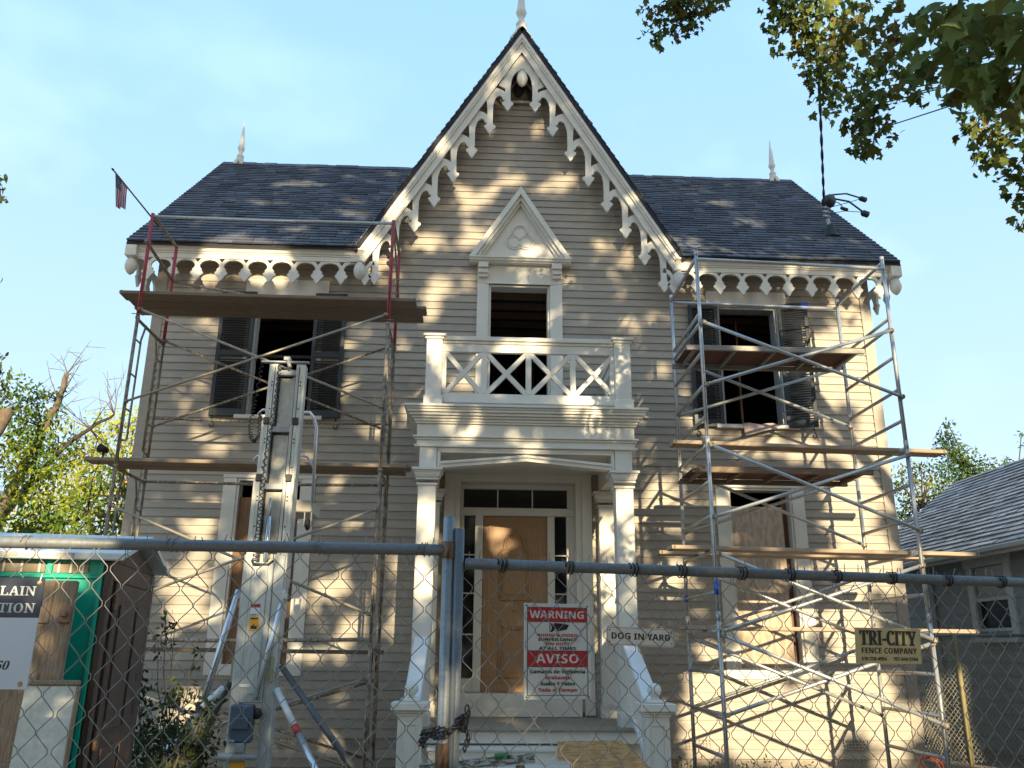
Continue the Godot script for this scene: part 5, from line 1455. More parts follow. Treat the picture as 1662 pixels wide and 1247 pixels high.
# ================================================================ small things
func build_small() -> void:
	# flag on its pole, lashed to the guard post
	var F := thing("flag", "small flag with stars and red and white stripes on a thin pole above the scaffold", "flag", Vector3(-4.9, 6.9, 1.5))
	var p0 := Vector3(-4.87, 6.95, 1.5); var p1 := Vector3(-5.37, 7.515, 1.8)
	var s := sf(true); tube(s, [p0 - (p1 - p0) * 0.1, p1], 0.011, 8); part(s, "pole", mt("flag_pole", Color(0.09, 0.05, 0.035), 0.2, 0.5), F)
	s = sf(true); lathe(s, [[0, 0], [0.015, 0.005], [0.012, 0.03], [0, 0.05]], p1, 8, Basis(Vector3(0, 0, 1), 0.7)); part(s, "pole_tip", plain("black_iron", Color(0.02, 0.02, 0.02)), F)
	var im := Image.create(130, 78, false, Image.FORMAT_RGB8)
	for i in 13: im.fill_rect(Rect2i(0, i * 6, 130, 6), Color(0.5, 0.07, 0.14) if i % 2 == 0 else Color(0.72, 0.7, 0.74))
	im.fill_rect(Rect2i(0, 0, 54, 42), Color(0.06, 0.07, 0.2))
	for r in 9:
		for k in (6 if r % 2 == 0 else 5): im.fill_rect(Rect2i(3 + k * 9 + (0 if r % 2 == 0 else 4), 2 + r * 4 + (r / 3), 3, 2), Color(0.85, 0.85, 0.88))
	var fm := StandardMaterial3D.new(); fm.albedo_texture = ImageTexture.create_from_image(im); fm.roughness = 0.8; fm.backlight_enabled = true; fm.backlight = Color(0.15, 0.15, 0.15); fm.cull_mode = BaseMaterial3D.CULL_DISABLED
	var st := SurfaceTool.new(); st.begin(Mesh.PRIMITIVE_TRIANGLES); st.set_smooth_group(1)
	var h0 := p1.lerp(p0, 0.04); var h1 := p1.lerp(p0, 0.33)
	var gv := func(i: int, j: int) -> Vector3:   # i along the hoist, j along the fly, which hangs down in folds
		var a := i / 10.0; var f := j / 14.0
		var top := h0.lerp(h1, a)
		var gather := lerpf(1.0, 0.55, f)
		var mid := h0.lerp(h1, 0.5)
		return Vector3(lerpf(mid.x, top.x, gather) + 0.05 * f, top.y - f * (0.36 + 0.10 * (1.0 - a)) + (a - 0.5) * f * 0.08, lerpf(mid.z, top.z, gather) + sin(a * 9.0 + f * 2.0) * 0.03 * f)
	for i in 10:
		for j in 14:
			for q in [[0, 0], [1, 1], [1, 0], [0, 0], [0, 1], [1, 1]]:
				st.set_uv(Vector2((j + q[1]) / 14.0, (i + q[0]) / 10.0)); st.add_vertex(gv.call(i + q[0], j + q[1]) - org)
	part(st, "cloth", fm, F)
	org = Vector3.ZERO
	# electrical service mast on the right roof slope
	var M := thing("service_mast", "electrical service mast with weatherhead and drooping insulated leads on the right roof slope", "mast", Vector3(5.1, 8.15, -0.57))
	var base := Vector3(5.1, 8.1, -0.57)
	s = sf(true); tube(s, [base, base + Vector3(-0.01, 0.62, 0)], 0.035, 12); part(s, "pipe", mt("mast_pipe", Color(0.30, 0.32, 0.34), 0.2, 0.4, Vector3(4, 4, 4), 0.6), M)
	s = sf(true); lathe(s, [[0.17, 0.0], [0.12, 0.03], [0.09, 0.1], [0.06, 0.19], [0.037, 0.2]], base + Vector3(0, 0.0, 0.02), 16, Basis(Vector3.RIGHT, 0.25)); part(s, "flashing", plain("flashing_black", Color(0.015, 0.015, 0.016), 0.6), M)
	s = sf(); obox(s, base + Vector3(0.08, -0.015, 0.08), Basis(Vector3.RIGHT, 0.77), Vector3(0.16, 0.004, 0.16)); part(s, "flashing_plate", mt("flashing_plate", Color(0.35, 0.36, 0.38), 0.1, 0.4, Vector3(3, 3, 3), 0.6), M)
	s = sf(true); lathe(s, [[0.035, -0.02], [0.08, 0.0], [0.115, 0.06], [0.11, 0.13], [0.06, 0.2], [0.0, 0.215]], base + Vector3(0.0, 0.58, 0), 14, Basis(Vector3(0, 0, 1), -0.55)); part(s, "weatherhead", plain("head_black", Color(0.025, 0.025, 0.028), 0.45), M)
	for y in [0.34, 0.42, 0.5]:
		s = sf(true); tube(s, [base + Vector3(0, y, 0), base + Vector3(0, y + 0.03, 0)], 0.045, 12); cobox(s, base + Vector3(-0.06, y + 0.015, 0.05), Basis(), Vector3(0.04, 0.02, 0.015), 0.004); part(s, "clamp", mt("mast_pipe", Color(0.3, 0.3, 0.3)), M)
	for q in [[Vector3(0.1, 0.78, 0), Vector3(0.35, 0.80, 0.02), Vector3(0.58, 0.72, 0.03), 0.014], [Vector3(0.12, 0.7, 0.02), Vector3(0.35, 0.62, 0.08), Vector3(0.56, 0.42, 0.1), 0.016], [Vector3(0.1, 0.68, 0), Vector3(0.2, 0.6, 0.05), Vector3(0.26, 0.5, 0.06), 0.008], [Vector3(0.0, 0.4, 0.04), Vector3(0.25, 0.43, 0.1), Vector3(0.54, 0.42, 0.1), 0.006], [Vector3(0.1, 0.55, 0.02), Vector3(0.36, 0.62, 0.05), Vector3(0.56, 0.70, 0.03), 0.006]]:
		s = sf(true); tube(s, [base + q[0], base + q[1], base + q[2]], q[3], 8); part(s, "lead", plain("lead_black", Color(0.02, 0.02, 0.025), 0.5), M)
	for q in [[Vector3(0.62, 0.70, 0.03), 0.045], [Vector3(0.59, 0.39, 0.1), 0.055], [Vector3(0.27, 0.49, 0.06), 0.03]]:
		s = sf(true); lathe(s, [[0, -0.07], [q[1], -0.05], [q[1], 0.04], [q[1] * 0.5, 0.07], [0, 0.075]], base + q[0], 10, Basis(Vector3(0, 0, 1), 1.25)); part(s, "lead_cap", plain("head_black", Color(0.025, 0.025, 0.028), 0.45), M)
	org = Vector3.ZERO
	var Cb := thing("overhead_cable", "twisted black overhead service cable running up out of the top of the picture", "cable", base + Vector3(-0.03, 0.6, 0.05))
	var a := base + Vector3(-0.06, 0.55, 0.05); var e := Vector3(0.94, 8.2, 9.1)
	for k in 2:
		var pts := []
		for i in 161:
			var t := i / 160.0
			var p := a.lerp(e, t) - UP * sin(t * PI) * 0.06
			var ph := t * 75.0 + k * PI
			pts.append(p + Vector3(cos(ph), sin(ph) * 0.5, sin(ph) * 0.3) * 0.012)
		s = sf(true); tube(s, pts, 0.011, 6); part(s, "strand", plain("lead_black", Color(0.02, 0.02, 0.025), 0.5), Cb)
	org = Vector3.ZERO
	# work lamp at the end of the lower plank
	var W := thing("clamp_lamp", "small black clamp lamp standing on the left end of the lower plank", "lamp", Vector3(-5.1, 3.8, 1.45))
	s = sf(true); tube(s, [Vector3(-5.1, 3.79, 1.45), Vector3(-5.1, 3.87, 1.45)], 0.012, 8); tube(s, [Vector3(-5.12, 3.79, 1.45), Vector3(-5.16, 3.5, 1.5), Vector3(-5.15, 3.1, 1.5)], 0.005, 6); part(s, "stem", plain("black_iron", Color(0.02, 0.02, 0.02)), W)
	s = sf(true); lathe(s, [[0.0, -0.05], [0.03, -0.05], [0.04, 0.0], [0.058, 0.06], [0.05, 0.062], [0.0, 0.03]], Vector3(-5.1, 3.9, 1.45), 14, Basis(Vector3(0, 0, 1), 1.2)); part(s, "head", plain("black_iron", Color(0.02, 0.02, 0.02)), W)
	org = Vector3.ZERO
	# newspaper on the sill
	var N := thing("newspaper", "crumpled pinkish sheet of paper hanging over the upper right window sill", "paper", Vector3(3.45, 4.74, 0.08))
	s = sf()
	var npr := []
	for i in 7:
		var x := 3.2 + i * 0.085
		npr.append([Vector3(x, 4.752 + 0.006 * sin(i * 2.0), 0.0), Vector3(x + 0.01, 4.75 + 0.012 * sin(i * 1.7), 0.1), Vector3(x + 0.03 - 0.004 * i, 4.56 + 0.022 * i, 0.125 + 0.01 * sin(i * 2.3))])
	for i in 6:
		for k in 2: quad(s, npr[i][k + 1], npr[i + 1][k + 1], npr[i + 1][k], npr[i][k])
	part(s, "sheet", mt("newsprint", Color(0.40, 0.30, 0.27), 0.2, 0.9, Vector3(3, 9, 3)), N)
	org = Vector3.ZERO
	var Bt := thing("tape_patch", "blue masking tape on the top corner of the opened right shutter", "tape", Vector3(4.25, 6.55, 0.2))
	s = sf(); obox(s, Vector3(4.235, 6.54, 0.213), Basis(UP, -0.32), Vector3(0.05, 0.055, 0.002)); part(s, "strip", plain("blue_tape", Color(0.01, 0.09, 0.55), 0.5), Bt)
	org = Vector3.ZERO
	# lumber at the bottom edge
	var L := thing("painted_board", "old board with peeling grey paint lying across supports before the steps", "board", Vector3(-0.55, 0.55, 3.5))
	s = sf(); beam(s, Vector3(-1.05, 0.60, 3.45), Vector3(-0.02, 0.70, 3.5), 0.05, 0.075, UP, 0.004); part(s, "board", mt("peeling_grey", Color(0.10, 0.085, 0.07), 0.3, 0.8, Vector3(2, 6, 6), 0.0, 0.4, 0.02, Color(0.45, 0.44, 0.40), 23), L)
	s = sf(); beam(s, Vector3(-1.05, 0.557, 3.46), Vector3(-0.02, 0.657, 3.51), 0.06, 0.01, UP); part(s, "edge_strip", mt("stained_white", Color(0.5, 0.5, 0.5)), L)
	for x in [-0.95, -0.15]:
		s = sf(); cbox(s, x - 0.04, x + 0.04, 0.05, lerpf(0.557, 0.64, (x + 1.0)), 3.42, 3.52, 0.004); part(s, "support", m_plank(1.0), L)
	org = Vector3.ZERO
	var Cn := thing("green_can", "green lidless can resting on the old painted board", "can", Vector3(-0.33, 0.7, 3.5))
	s = sf(true); tube(s, [Vector3(-0.38, 0.705, 3.5), Vector3(-0.26, 0.715, 3.5)], 0.026, 14); part(s, "body", mt("can_green", Color(0.02, 0.16, 0.05), 0.1, 0.4), Cn)
	s = sf(true); tube(s, [Vector3(-0.262, 0.7149, 3.5), Vector3(-0.255, 0.7155, 3.5)], 0.0275, 14); part(s, "rim", plain("rivet", Color(0.1, 0.1, 0.1)), Cn)
	org = Vector3.ZERO
	var P := thing("plywood_sheet", "offcut of yellow plywood with one slanted corner in front of the steps", "plywood", Vector3(0.45, 0.1, 4.15))
	s = sf(); extr(s, PackedVector2Array([Vector2(0.12, 0.75), Vector2(0.12, 0.90), Vector2(0.66, 0.91), Vector2(0.93, 0.66), Vector2(0.93, 0.62), Vector2(0.93, 0.1), Vector2(0.22, 0.1), Vector2(0.22, 0.75)]), -0.009, 0.009, Transform3D(Basis(Vector3.RIGHT, -0.12), Vector3(0, 0, 4.25))); part(s, "sheet", mt("plywood", Color(0.40, 0.23, 0.10), 0.3, 0.7, Vector3(1.5, 9, 3), 0.0, 0.2, 0.02, Color(0.58, 0.38, 0.19), 8), P)
	org = Vector3.ZERO
	var Bx := thing("black_crate", "black plastic crate standing behind the plywood offcut", "crate", Vector3(0.6, 0.1, 3.6))
	s = sf(); cbox(s, 0.12, 0.95, 0.12, 0.56, 3.5, 3.75, 0.02); part(s, "box", plain("crate_black", Color(0.015, 0.016, 0.018), 0.5), Bx)
	s = sf(); cbox(s, 0.1, 0.97, 0.57, 0.61, 3.48, 3.77, 0.01); part(s, "rim", plain("crate_rim", Color(0.03, 0.03, 0.032), 0.4), Bx)
	org = Vector3.ZERO
	var Or := thing("orange_cord", "orange and black extension cord coiled at the foot of the silver tower", "cord", Vector3(4.6, 0.25, 1.6))
	s = sf(true)
	var pts := []
	for i in 40: pts.append(Vector3(4.45 + 0.12 * sin(i * 0.42) + i * 0.003, 0.22 + 0.3 * absf(sin(i * 0.21)), 1.75 + 0.1 * cos(i * 0.42)))
	tube(s, pts, 0.009, 6); part(s, "cord", plain("orange_rubber", Color(0.6, 0.09, 0.02), 0.5), Or)
	org = Vector3.ZERO

# ================================================================ trees and plants
const BOUGH_FAR := [[1.09, 8.07, 4.38, 0.12], [1.20, 7.92, 4.28, 0.17], [1.25, 7.83, 4.22, 0.08], [1.29, 8.08, 4.44, 0.20], [1.42, 8.02, 4.42, 0.18], [1.43, 7.91, 4.33, 0.13], [1.54, 7.97, 4.41, 0.18], [1.54, 8.09, 4.51, 0.18], [1.66, 8.05, 4.52, 0.15], [1.72, 8.09, 4.57, 0.12], [1.58, 8.20, 4.63, 0.33], [1.30, 8.21, 4.56, 0.25], [1.87, 8.10, 4.63, 0.08]]
const BOUGH_NEAR := [[1.79, 6.66, 6.10, 0.17], [1.77, 6.58, 6.02, 0.11], [1.92, 6.62, 6.12, 0.22], [1.83, 6.45, 5.94, 0.10], [1.99, 6.50, 6.05, 0.20], [2.06, 6.36, 5.97, 0.19], [2.13, 6.44, 6.06, 0.22], [1.94, 6.75, 6.25, 0.29], [2.02, 6.26, 6.55, 0.23], [2.07, 5.99, 6.36, 0.22], [1.96, 5.93, 6.25, 0.15], [2.08, 5.80, 6.21, 0.20], [2.04, 5.92, 6.70, 0.22], [2.11, 5.74, 6.59, 0.22], [2.11, 5.55, 6.44, 0.19], [2.22, 5.43, 6.42, 0.17], [2.19, 5.39, 6.37, 0.13], [2.22, 5.38, 6.65, 0.19], [2.20, 5.19, 6.50, 0.16], [2.18, 5.14, 6.45, 0.09], [2.30, 5.24, 6.59, 0.11], [2.13, 5.44, 6.91, 0.18], [1.99, 5.77, 7.12, 0.21], [2.00, 5.37, 7.35, 0.16], [2.01, 5.01, 7.35, 0.14], [1.95, 4.99, 7.58, 0.14], [2.01, 4.85, 7.51, 0.11], [1.79, 4.97, 8.04, 0.10], [1.70, 4.59, 8.24, 0.17], [1.63, 4.35, 8.29, 0.15], [1.51, 4.12, 8.61, 0.12], [1.32, 4.02, 8.97, 0.15], [1.24, 3.96, 9.17, 0.16], [1.22, 3.71, 9.24, 0.17], [1.14, 3.68, 9.46, 0.19], [1.42, 3.86, 8.91, 0.14], [1.41, 3.81, 9.16, 0.14], [1.73, 4.04, 8.69, 0.15], [1.88, 4.36, 8.17, 0.11], [2.34, 4.73, 7.63, 0.12], [2.65, 4.89, 7.40, 0.11], [2.79, 5.15, 6.83, 0.15], [2.77, 5.09, 6.77, 0.10], [2.97, 5.21, 6.72, 0.13], [2.98, 5.08, 6.64, 0.14], [3.06, 4.99, 6.63, 0.12], [2.99, 4.95, 6.56, 0.08], [3.20, 5.22, 6.61, 0.15], [3.27, 5.09, 6.57, 0.13], [3.27, 4.98, 6.50, 0.12], [3.23, 4.94, 6.44, 0.08], [3.25, 4.85, 6.41, 0.08], [3.34, 4.75, 6.41, 0.09], [3.35, 4.62, 6.34, 0.09], [3.38, 4.85, 6.51, 0.20], [1.49, 3.75, 9.17, 0.18], [2.63, 4.53, 7.70, 0.24]]
const OAK := [[-9.76, 5.17, -6.19, 0.51], [-10.01, 5.14, -6.07, 0.51], [-9.45, 5.08, -6.36, 0.44], [-10.07, 5.83, -6.47, 0.42], [-10.35, 6.36, -6.19, 0.42], [-9.47, 5.58, -6.82, 0.38], [-8.63, 4.44, -6.30, 0.43], [-8.93, 3.48, -5.17, 0.63], [-8.07, 3.60, -5.56, 0.57], [-8.92, 4.20, -5.65, 0.48], [-10.41, 6.72, -6.05, 0.56], [-10.18, 6.13, -6.33, 0.59], [-10.47, 5.71, -6.28, 0.52], [-9.89, 6.55, -6.37, 0.42], [-10.00, 6.79, -6.25, 0.28], [-9.67, 6.20, -6.58, 0.38], [-10.10, 5.50, -6.52, 0.59], [-9.75, 5.67, -6.66, 0.45], [-10.31, 4.84, -6.54, 0.59], [-9.46, 4.61, -5.88, 0.50], [-9.09, 5.14, -5.96, 0.40], [-9.71, 4.10, -5.83, 0.56], [-8.83, 3.89, -5.17, 0.53], [-8.94, 4.41, -6.16, 0.43], [-8.76, 4.80, -6.18, 0.40], [-8.98, 5.64, -7.03, 0.42], [-8.40, 4.96, -6.31, 0.43], [-8.38, 3.69, -5.41, 0.57], [-7.91, 4.08, -5.56, 0.44], [-7.94, 4.75, -6.54, 0.43], [-7.59, 3.99, -5.71, 0.47], [-8.52, 5.42, -7.27, 0.31], [-9.26, 3.51, -5.01, 0.63], [-7.29, 3.64, -5.86, 0.41], [-9.33, 5.86, -6.82, 0.31], [-9.63, 6.85, -6.42, 0.17]]
const YELLOW_TREE := [[-12.44, 8.13, -14.98, 0.74], [-11.96, 8.38, -15.13, 0.74], [-11.54, 8.24, -15.34, 0.69], [-12.56, 7.36, -15.10, 0.74], [-12.00, 7.43, -15.33, 0.84], [-11.49, 7.29, -15.57, 0.74], [-13.00, 6.75, -15.03, 0.89], [-12.50, 6.24, -15.35, 0.89], [-13.25, 5.80, -15.08, 0.89], [-11.85, 6.30, -15.61, 0.84], [-11.40, 5.76, -15.88, 0.74], [-12.17, 4.99, -14.58, 0.86], [-12.90, 4.76, -14.27, 0.86], [-11.21, 4.69, -15.01, 0.86], [-11.38, 8.64, -15.30, 0.55], [-13.85, 5.74, -14.80, 0.84], [-11.06, 7.14, -15.77, 0.74], [-14.22, 4.98, -14.72, 0.84]]
const EDGE_TREE := [[-8.23, 6.09, -1.53, 0.10], [-8.21, 5.86, -1.62, 0.11], [-8.16, 5.63, -1.72, 0.10], [-8.21, 5.48, -1.73, 0.10], [-8.14, 8.55, -0.49, 0.09], [-8.13, 8.38, -0.59, 0.08], [-8.14, 8.67, -0.42, 0.09], [-8.35, 5.83, -1.55, 0.29], [-8.31, 8.42, -0.46, 0.29], [-8.31, 7.21, -1.05, 0.16]]
const CONE_TREE := [[16.09, 9.37, -16.76, 0.26], [16.06, 9.06, -16.86, 0.40], [16.01, 8.75, -16.97, 0.49], [15.89, 8.72, -17.05, 0.26], [16.09, 8.43, -17.00, 0.59], [16.25, 8.20, -16.96, 0.59], [16.45, 8.28, -16.82, 0.46], [16.21, 7.78, -17.08, 0.66], [16.49, 7.76, -16.92, 0.59], [16.82, 7.93, -16.68, 0.59], [16.89, 7.51, -16.73, 0.73], [16.56, 7.33, -16.96, 0.79], [17.21, 7.58, -16.51, 0.53], [16.05, 7.06, -17.31, 0.86], [17.04, 6.97, -16.74, 0.99], [17.67, 7.12, -16.32, 0.99]]
const ROUND_TREE := [[12.95, 6.98, -14.40, 0.45], [13.20, 7.15, -14.23, 0.39], [13.43, 7.22, -14.09, 0.36], [13.74, 7.10, -13.95, 0.39], [12.87, 6.80, -14.48, 0.34], [13.57, 6.74, -14.12, 0.45], [13.18, 6.49, -14.38, 0.56], [13.48, 6.18, -14.27, 0.50], [13.01, 6.12, -14.53, 0.45], [12.99, 5.74, -14.60, 0.45], [13.30, 5.73, -14.44, 0.45], [13.46, 6.27, -13.11, 0.38], [13.68, 6.43, -12.95, 0.27], [13.38, 6.09, -13.19, 0.33], [12.76, 5.76, -14.72, 0.28], [13.43, 5.15, -14.46, 0.84], [14.06, 5.68, -14.03, 0.84]]
const TWIG_TREE := [[20.78, 9.19, -21.12, 0.20], [20.89, 9.01, -21.09, 0.17], [20.74, 8.96, -21.20, 0.14], [21.26, 10.09, -20.58, 0.17], [20.91, 8.45, -21.20, 0.40], [21.47, 9.70, -20.54, 0.40]]
const SUN_GAPS := [[-0.8, 8.2, 0.17, 0.35], [0.0, 8.7, 0.08, 0.16], [0.8, 8.6, 0.05, 0.14], [0.4, 8.5, 0.04, 0.08], [-0.4, 8.4, 0.04, 0.15], [-0.8, 7.6, 0.22, 0.16], [-1.4, 7.5, 0.22, 0.19], [-1.9, 7.9, 0.17, 0.25], [-2.3, 7.2, 0.22, 0.24], [1.6, 7.3, 0.08, 0.19], [-3.9, 7.0, 0.43, 0.21], [-4.7, 6.8, 0.21, 0.16], [-1.2, 6.7, 0.22, 0.12], [-1.3, 6.4, 0.16, 0.17], [-0.4, 4.9, 0.27, 0.17], [0.7, 4.6, 0.27, 0.33], [0.5, 4.2, 0.23, 0.16], [0.6, 3.9, 0.23, 0.24], [-1.5, 2.7, 0.20, 0.27], [-1.5, 2.0, 0.15, 0.39], [-0.4, 3.7, 0.19, 0.14], [-1.4, 4.7, 0.12, 0.33], [-4.3, 3.2, 0.26, 0.27], [-4.4, 2.3, 0.26, 0.45], [-3.5, 3.8, 0.20, 0.14], [-2.6, 2.4, 0.14, 0.23], [-2.4, 1.7, 0.26, 0.09], [-4.2, 0.9, 0.25, 0.24], [-4.1, 4.3, 0.27, 0.14], [-2.1, 4.6, 0.10, 0.14], [2.1, 5.6, 0.14, 0.15], [2.4, 5.1, 0.11, 0.16], [1.9, 3.7, 0.12, 0.23], [2.0, 3.3, 0.16, 0.10], [3.9, 6.0, 0.32, 0.51], [4.4, 5.6, 0.40, 0.67], [4.1, 4.8, 0.23, 0.10], [3.3, 4.5, 0.39, 0.17], [4.1, 4.4, 0.46, 0.11], [5.1, 6.0, 0.41, 1.04], [5.1, 4.2, 0.39, 0.71], [4.6, 3.6, 0.38, 0.46], [4.8, 2.9, 0.53, 0.44], [3.7, 2.7, 0.16, 0.16], [2.3, 2.5, 0.15, 0.10], [3.4, 2.2, 0.29, 0.08], [3.3, 1.9, 0.36, 0.28], [3.7, 2.0, 0.22, 0.28], [4.5, 2.1, 0.44, 0.42], [2.5, 1.6, 0.14, 0.13], [2.4, 1.1, 0.32, 0.23], [3.2, 1.1, 0.42, 0.40], [3.7, 0.8, 0.49, 0.39], [4.6, 1.2, 0.50, 0.54], [4.9, 0.7, 0.43, 0.39], [2.5, 0.6, 0.42, 0.29], [3.3, 0.4, 0.56, 0.19], [3.0, 1.5, 0.28, 0.13], [1.4, 3.1, 0.29, 0.29], [1.3, 2.4, 0.22, 0.42], [0.9, 2.7, 0.09, 0.36], [-0.3, 0.6, 0.14, 0.16], [-4.0, 9.1, 0.26, 0.15], [-3.5, 10.3, 0.26, 0.15], [-2.6, 8.7, 0.34, 0.14], [-3.6, 7.8, 0.17, 0.13], [-4.4, 7.2, 0.33, 0.18], [-1.9, 8.4, 0.09, 0.05], [3.9, 9.9, 0.29, 0.15], [4.0, 8.8, 0.29, 0.20], [4.6, 8.0, 0.29, 0.16], [2.7, 7.8, 0.29, 0.26], [3.2, 7.3, 0.41, 0.12], [4.6, 7.2, 0.33, 0.09], [-1.4, 9.0, 0.17, 0.09], [-0.5, 10.0, 0.12, 0.14], [0.2, 11.1, 0.07, 0.12], [1.5, 9.4, 0.09, 0.07], [2.1, 8.1, 0.10, 0.11], [2.4, 7.6, 0.16, 0.18], [-4.4, -0.2, 0.10, 0.25], [-4.3, -0.7, 0.18, 0.08], [-3.9, -0.0, 0.06, 0.19], [-4.5, 0.1, 0.26, 0.05], [-3.8, -0.7, 0.15, 0.24], [6.8, 0.9, 1.3, 0.7]]

func leaf_mesh(kind: String) -> Mesh:
	var s := SurfaceTool.new(); s.begin(Mesh.PRIMITIVE_TRIANGLES); s.set_smooth_group(-1)
	var p := []
	if kind == "lobed":     # five pointed lobes, slightly folded along the midrib
		p = [Vector2(0, 0), Vector2(0.14, -0.06), Vector2(0.40, 0.02), Vector2(0.50, 0.10), Vector2(0.36, 0.22), Vector2(0.44, 0.36), Vector2(0.54, 0.56), Vector2(0.36, 0.54), Vector2(0.22, 0.56), Vector2(0.20, 0.70), Vector2(0.09, 0.84), Vector2(0, 1.02)]
	else:
		p = [Vector2(0, 0), Vector2(0.17, 0.22), Vector2(0.2, 0.5), Vector2(0.1, 0.8), Vector2(0, 1.0)]
	for sg in [-1, 1]:
		for i in range(1, p.size() - 1):
			var a := Vector3(0, p[i].y * 0.9, 0) if false else Vector3(0, 0.35, 0.0)
			for v in [a, Vector3(sg * p[i].x, p[i].y, absf(p[i].x) * 0.3 - 0.22 * p[i].y * p[i].y), Vector3(sg * p[i + 1].x, p[i + 1].y, absf(p[i + 1].x) * 0.3 - 0.22 * p[i + 1].y * p[i + 1].y)]: s.add_vertex(v)
		for v in [Vector3(0, 0.35, 0), Vector3.ZERO, Vector3(sg * p[1].x, p[1].y, absf(p[1].x) * 0.3)]: s.add_vertex(v)
	s.generate_normals()
	return s.commit()

func leaf_mat(called: String, through: float) -> StandardMaterial3D:
	if mats.has(called): return mats[called]
	var m := StandardMaterial3D.new(); m.resource_name = called
	m.vertex_color_use_as_albedo = true; m.roughness = 0.75; m.metallic_specular = 0.3; m.cull_mode = BaseMaterial3D.CULL_DISABLED
	m.backlight_enabled = true; m.backlight = Color(through, through, through)
	mats[called] = m
	return m

# balls: [x, y, z, r]; leaves are strewn through each ball's volume, denser towards its rim, with a colour that wanders from ball to ball
func foliage(parent: Node3D, called: String, balls: Array, per: float, size: float, kind: String, cols: Array, through := 0.35, droop := 0.4, most := 400) -> void:
	var tr := []; var co := []
	for b in balls:
		var c := Vector3(b[0], b[1], b[2]); var r: float = b[3]
		var n := clampi(int(per * r * r / (size * size)), 5, most)
		var base: Color = cols[rng.randi() % cols.size()]
		var shade := rng.randf_range(0.8, 1.2)
		for i in n:
			var d := Vector3(rng.randfn(), rng.randfn(), rng.randfn()).normalized()
			var q := c + d * r * pow(rng.randf(), 0.45) * rng.randf_range(0.8, 1.15)
			var up := (Vector3(rng.randfn(), rng.randfn() - droop * 2.0, rng.randfn())).normalized()
			var bs := frame_of(up, Vector3(rng.randfn(), rng.randfn(), rng.randfn()).normalized())
			bs = Basis(bs.x, bs.z, -bs.y)
			var k := size * rng.randf_range(0.6, 1.25)
			tr.append(Transform3D(bs.scaled_local(Vector3(k, k, k)), q - org))
			var v := shade * rng.randf_range(0.85, 1.18)
			var cc := base.lerp(cols[rng.randi() % cols.size()], 0.3)
			co.append(Color(cc.r * v, cc.g * v, cc.b * v))
	var mm := MultiMesh.new(); mm.transform_format = MultiMesh.TRANSFORM_3D; mm.use_colors = true
	mm.mesh = leaf_mesh(kind); mm.instance_count = tr.size()
	for i in tr.size(): mm.set_instance_transform(i, tr[i]); mm.set_instance_color(i, co[i])
	var o := MultiMeshInstance3D.new(); o.multimesh = mm; o.material_override = leaf_mat("leaf_%d" % int(through * 100), through); o.name = called
	parent.add_child(o, true); o.set_meta("kind", "stuff")

func m_bark(k := 1.0, called := "bark") -> Material: return mt(called, Color(0.10 * k, 0.075 * k, 0.055 * k), 0.4, 0.95, Vector3(3, 1, 3), 0.0, 0.8, 0.03)

func limb(parent: Node3D, called: String, pts: Array, r0: float, r1: float, m: Material, n := 9) -> void:
	var q := []
	for i in pts.size() - 1:      # a little wander between the given points
		for k in 4:
			var t := k / 4.0
			q.append((pts[i] as Vector3).lerp(pts[i + 1], t) + Vector3(rng.randfn(), rng.randfn(), rng.randfn()) * r0 * (0.0 if k == 0 else 0.22))
	q.append(pts[-1])
	var s := sf(true); tube(s, q, r0, n, r1); part(s, called, m, parent)

func twigs_to(parent: Node3D, balls: Array, from: Array, r: float, m: Material, every := 1) -> void:   # thin branches from the nearest point of a limb to the leaf clusters
	var i := 0
	for b in balls:
		i += 1
		if i % every: continue
		var c := Vector3(b[0], b[1], b[2])
		var best: Vector3 = from[0]
		for f in from: if f.distance_to(c) < best.distance_to(c): best = f
		var mid := best.lerp(c, 0.55) + Vector3(rng.randfn() * 0.08, 0.12, rng.randfn() * 0.08)
		var s := sf(true); tube(s, [best, mid, c, c + (c - mid) * 0.04], r, 5, r * 0.25); part(s, "twig", m, parent)

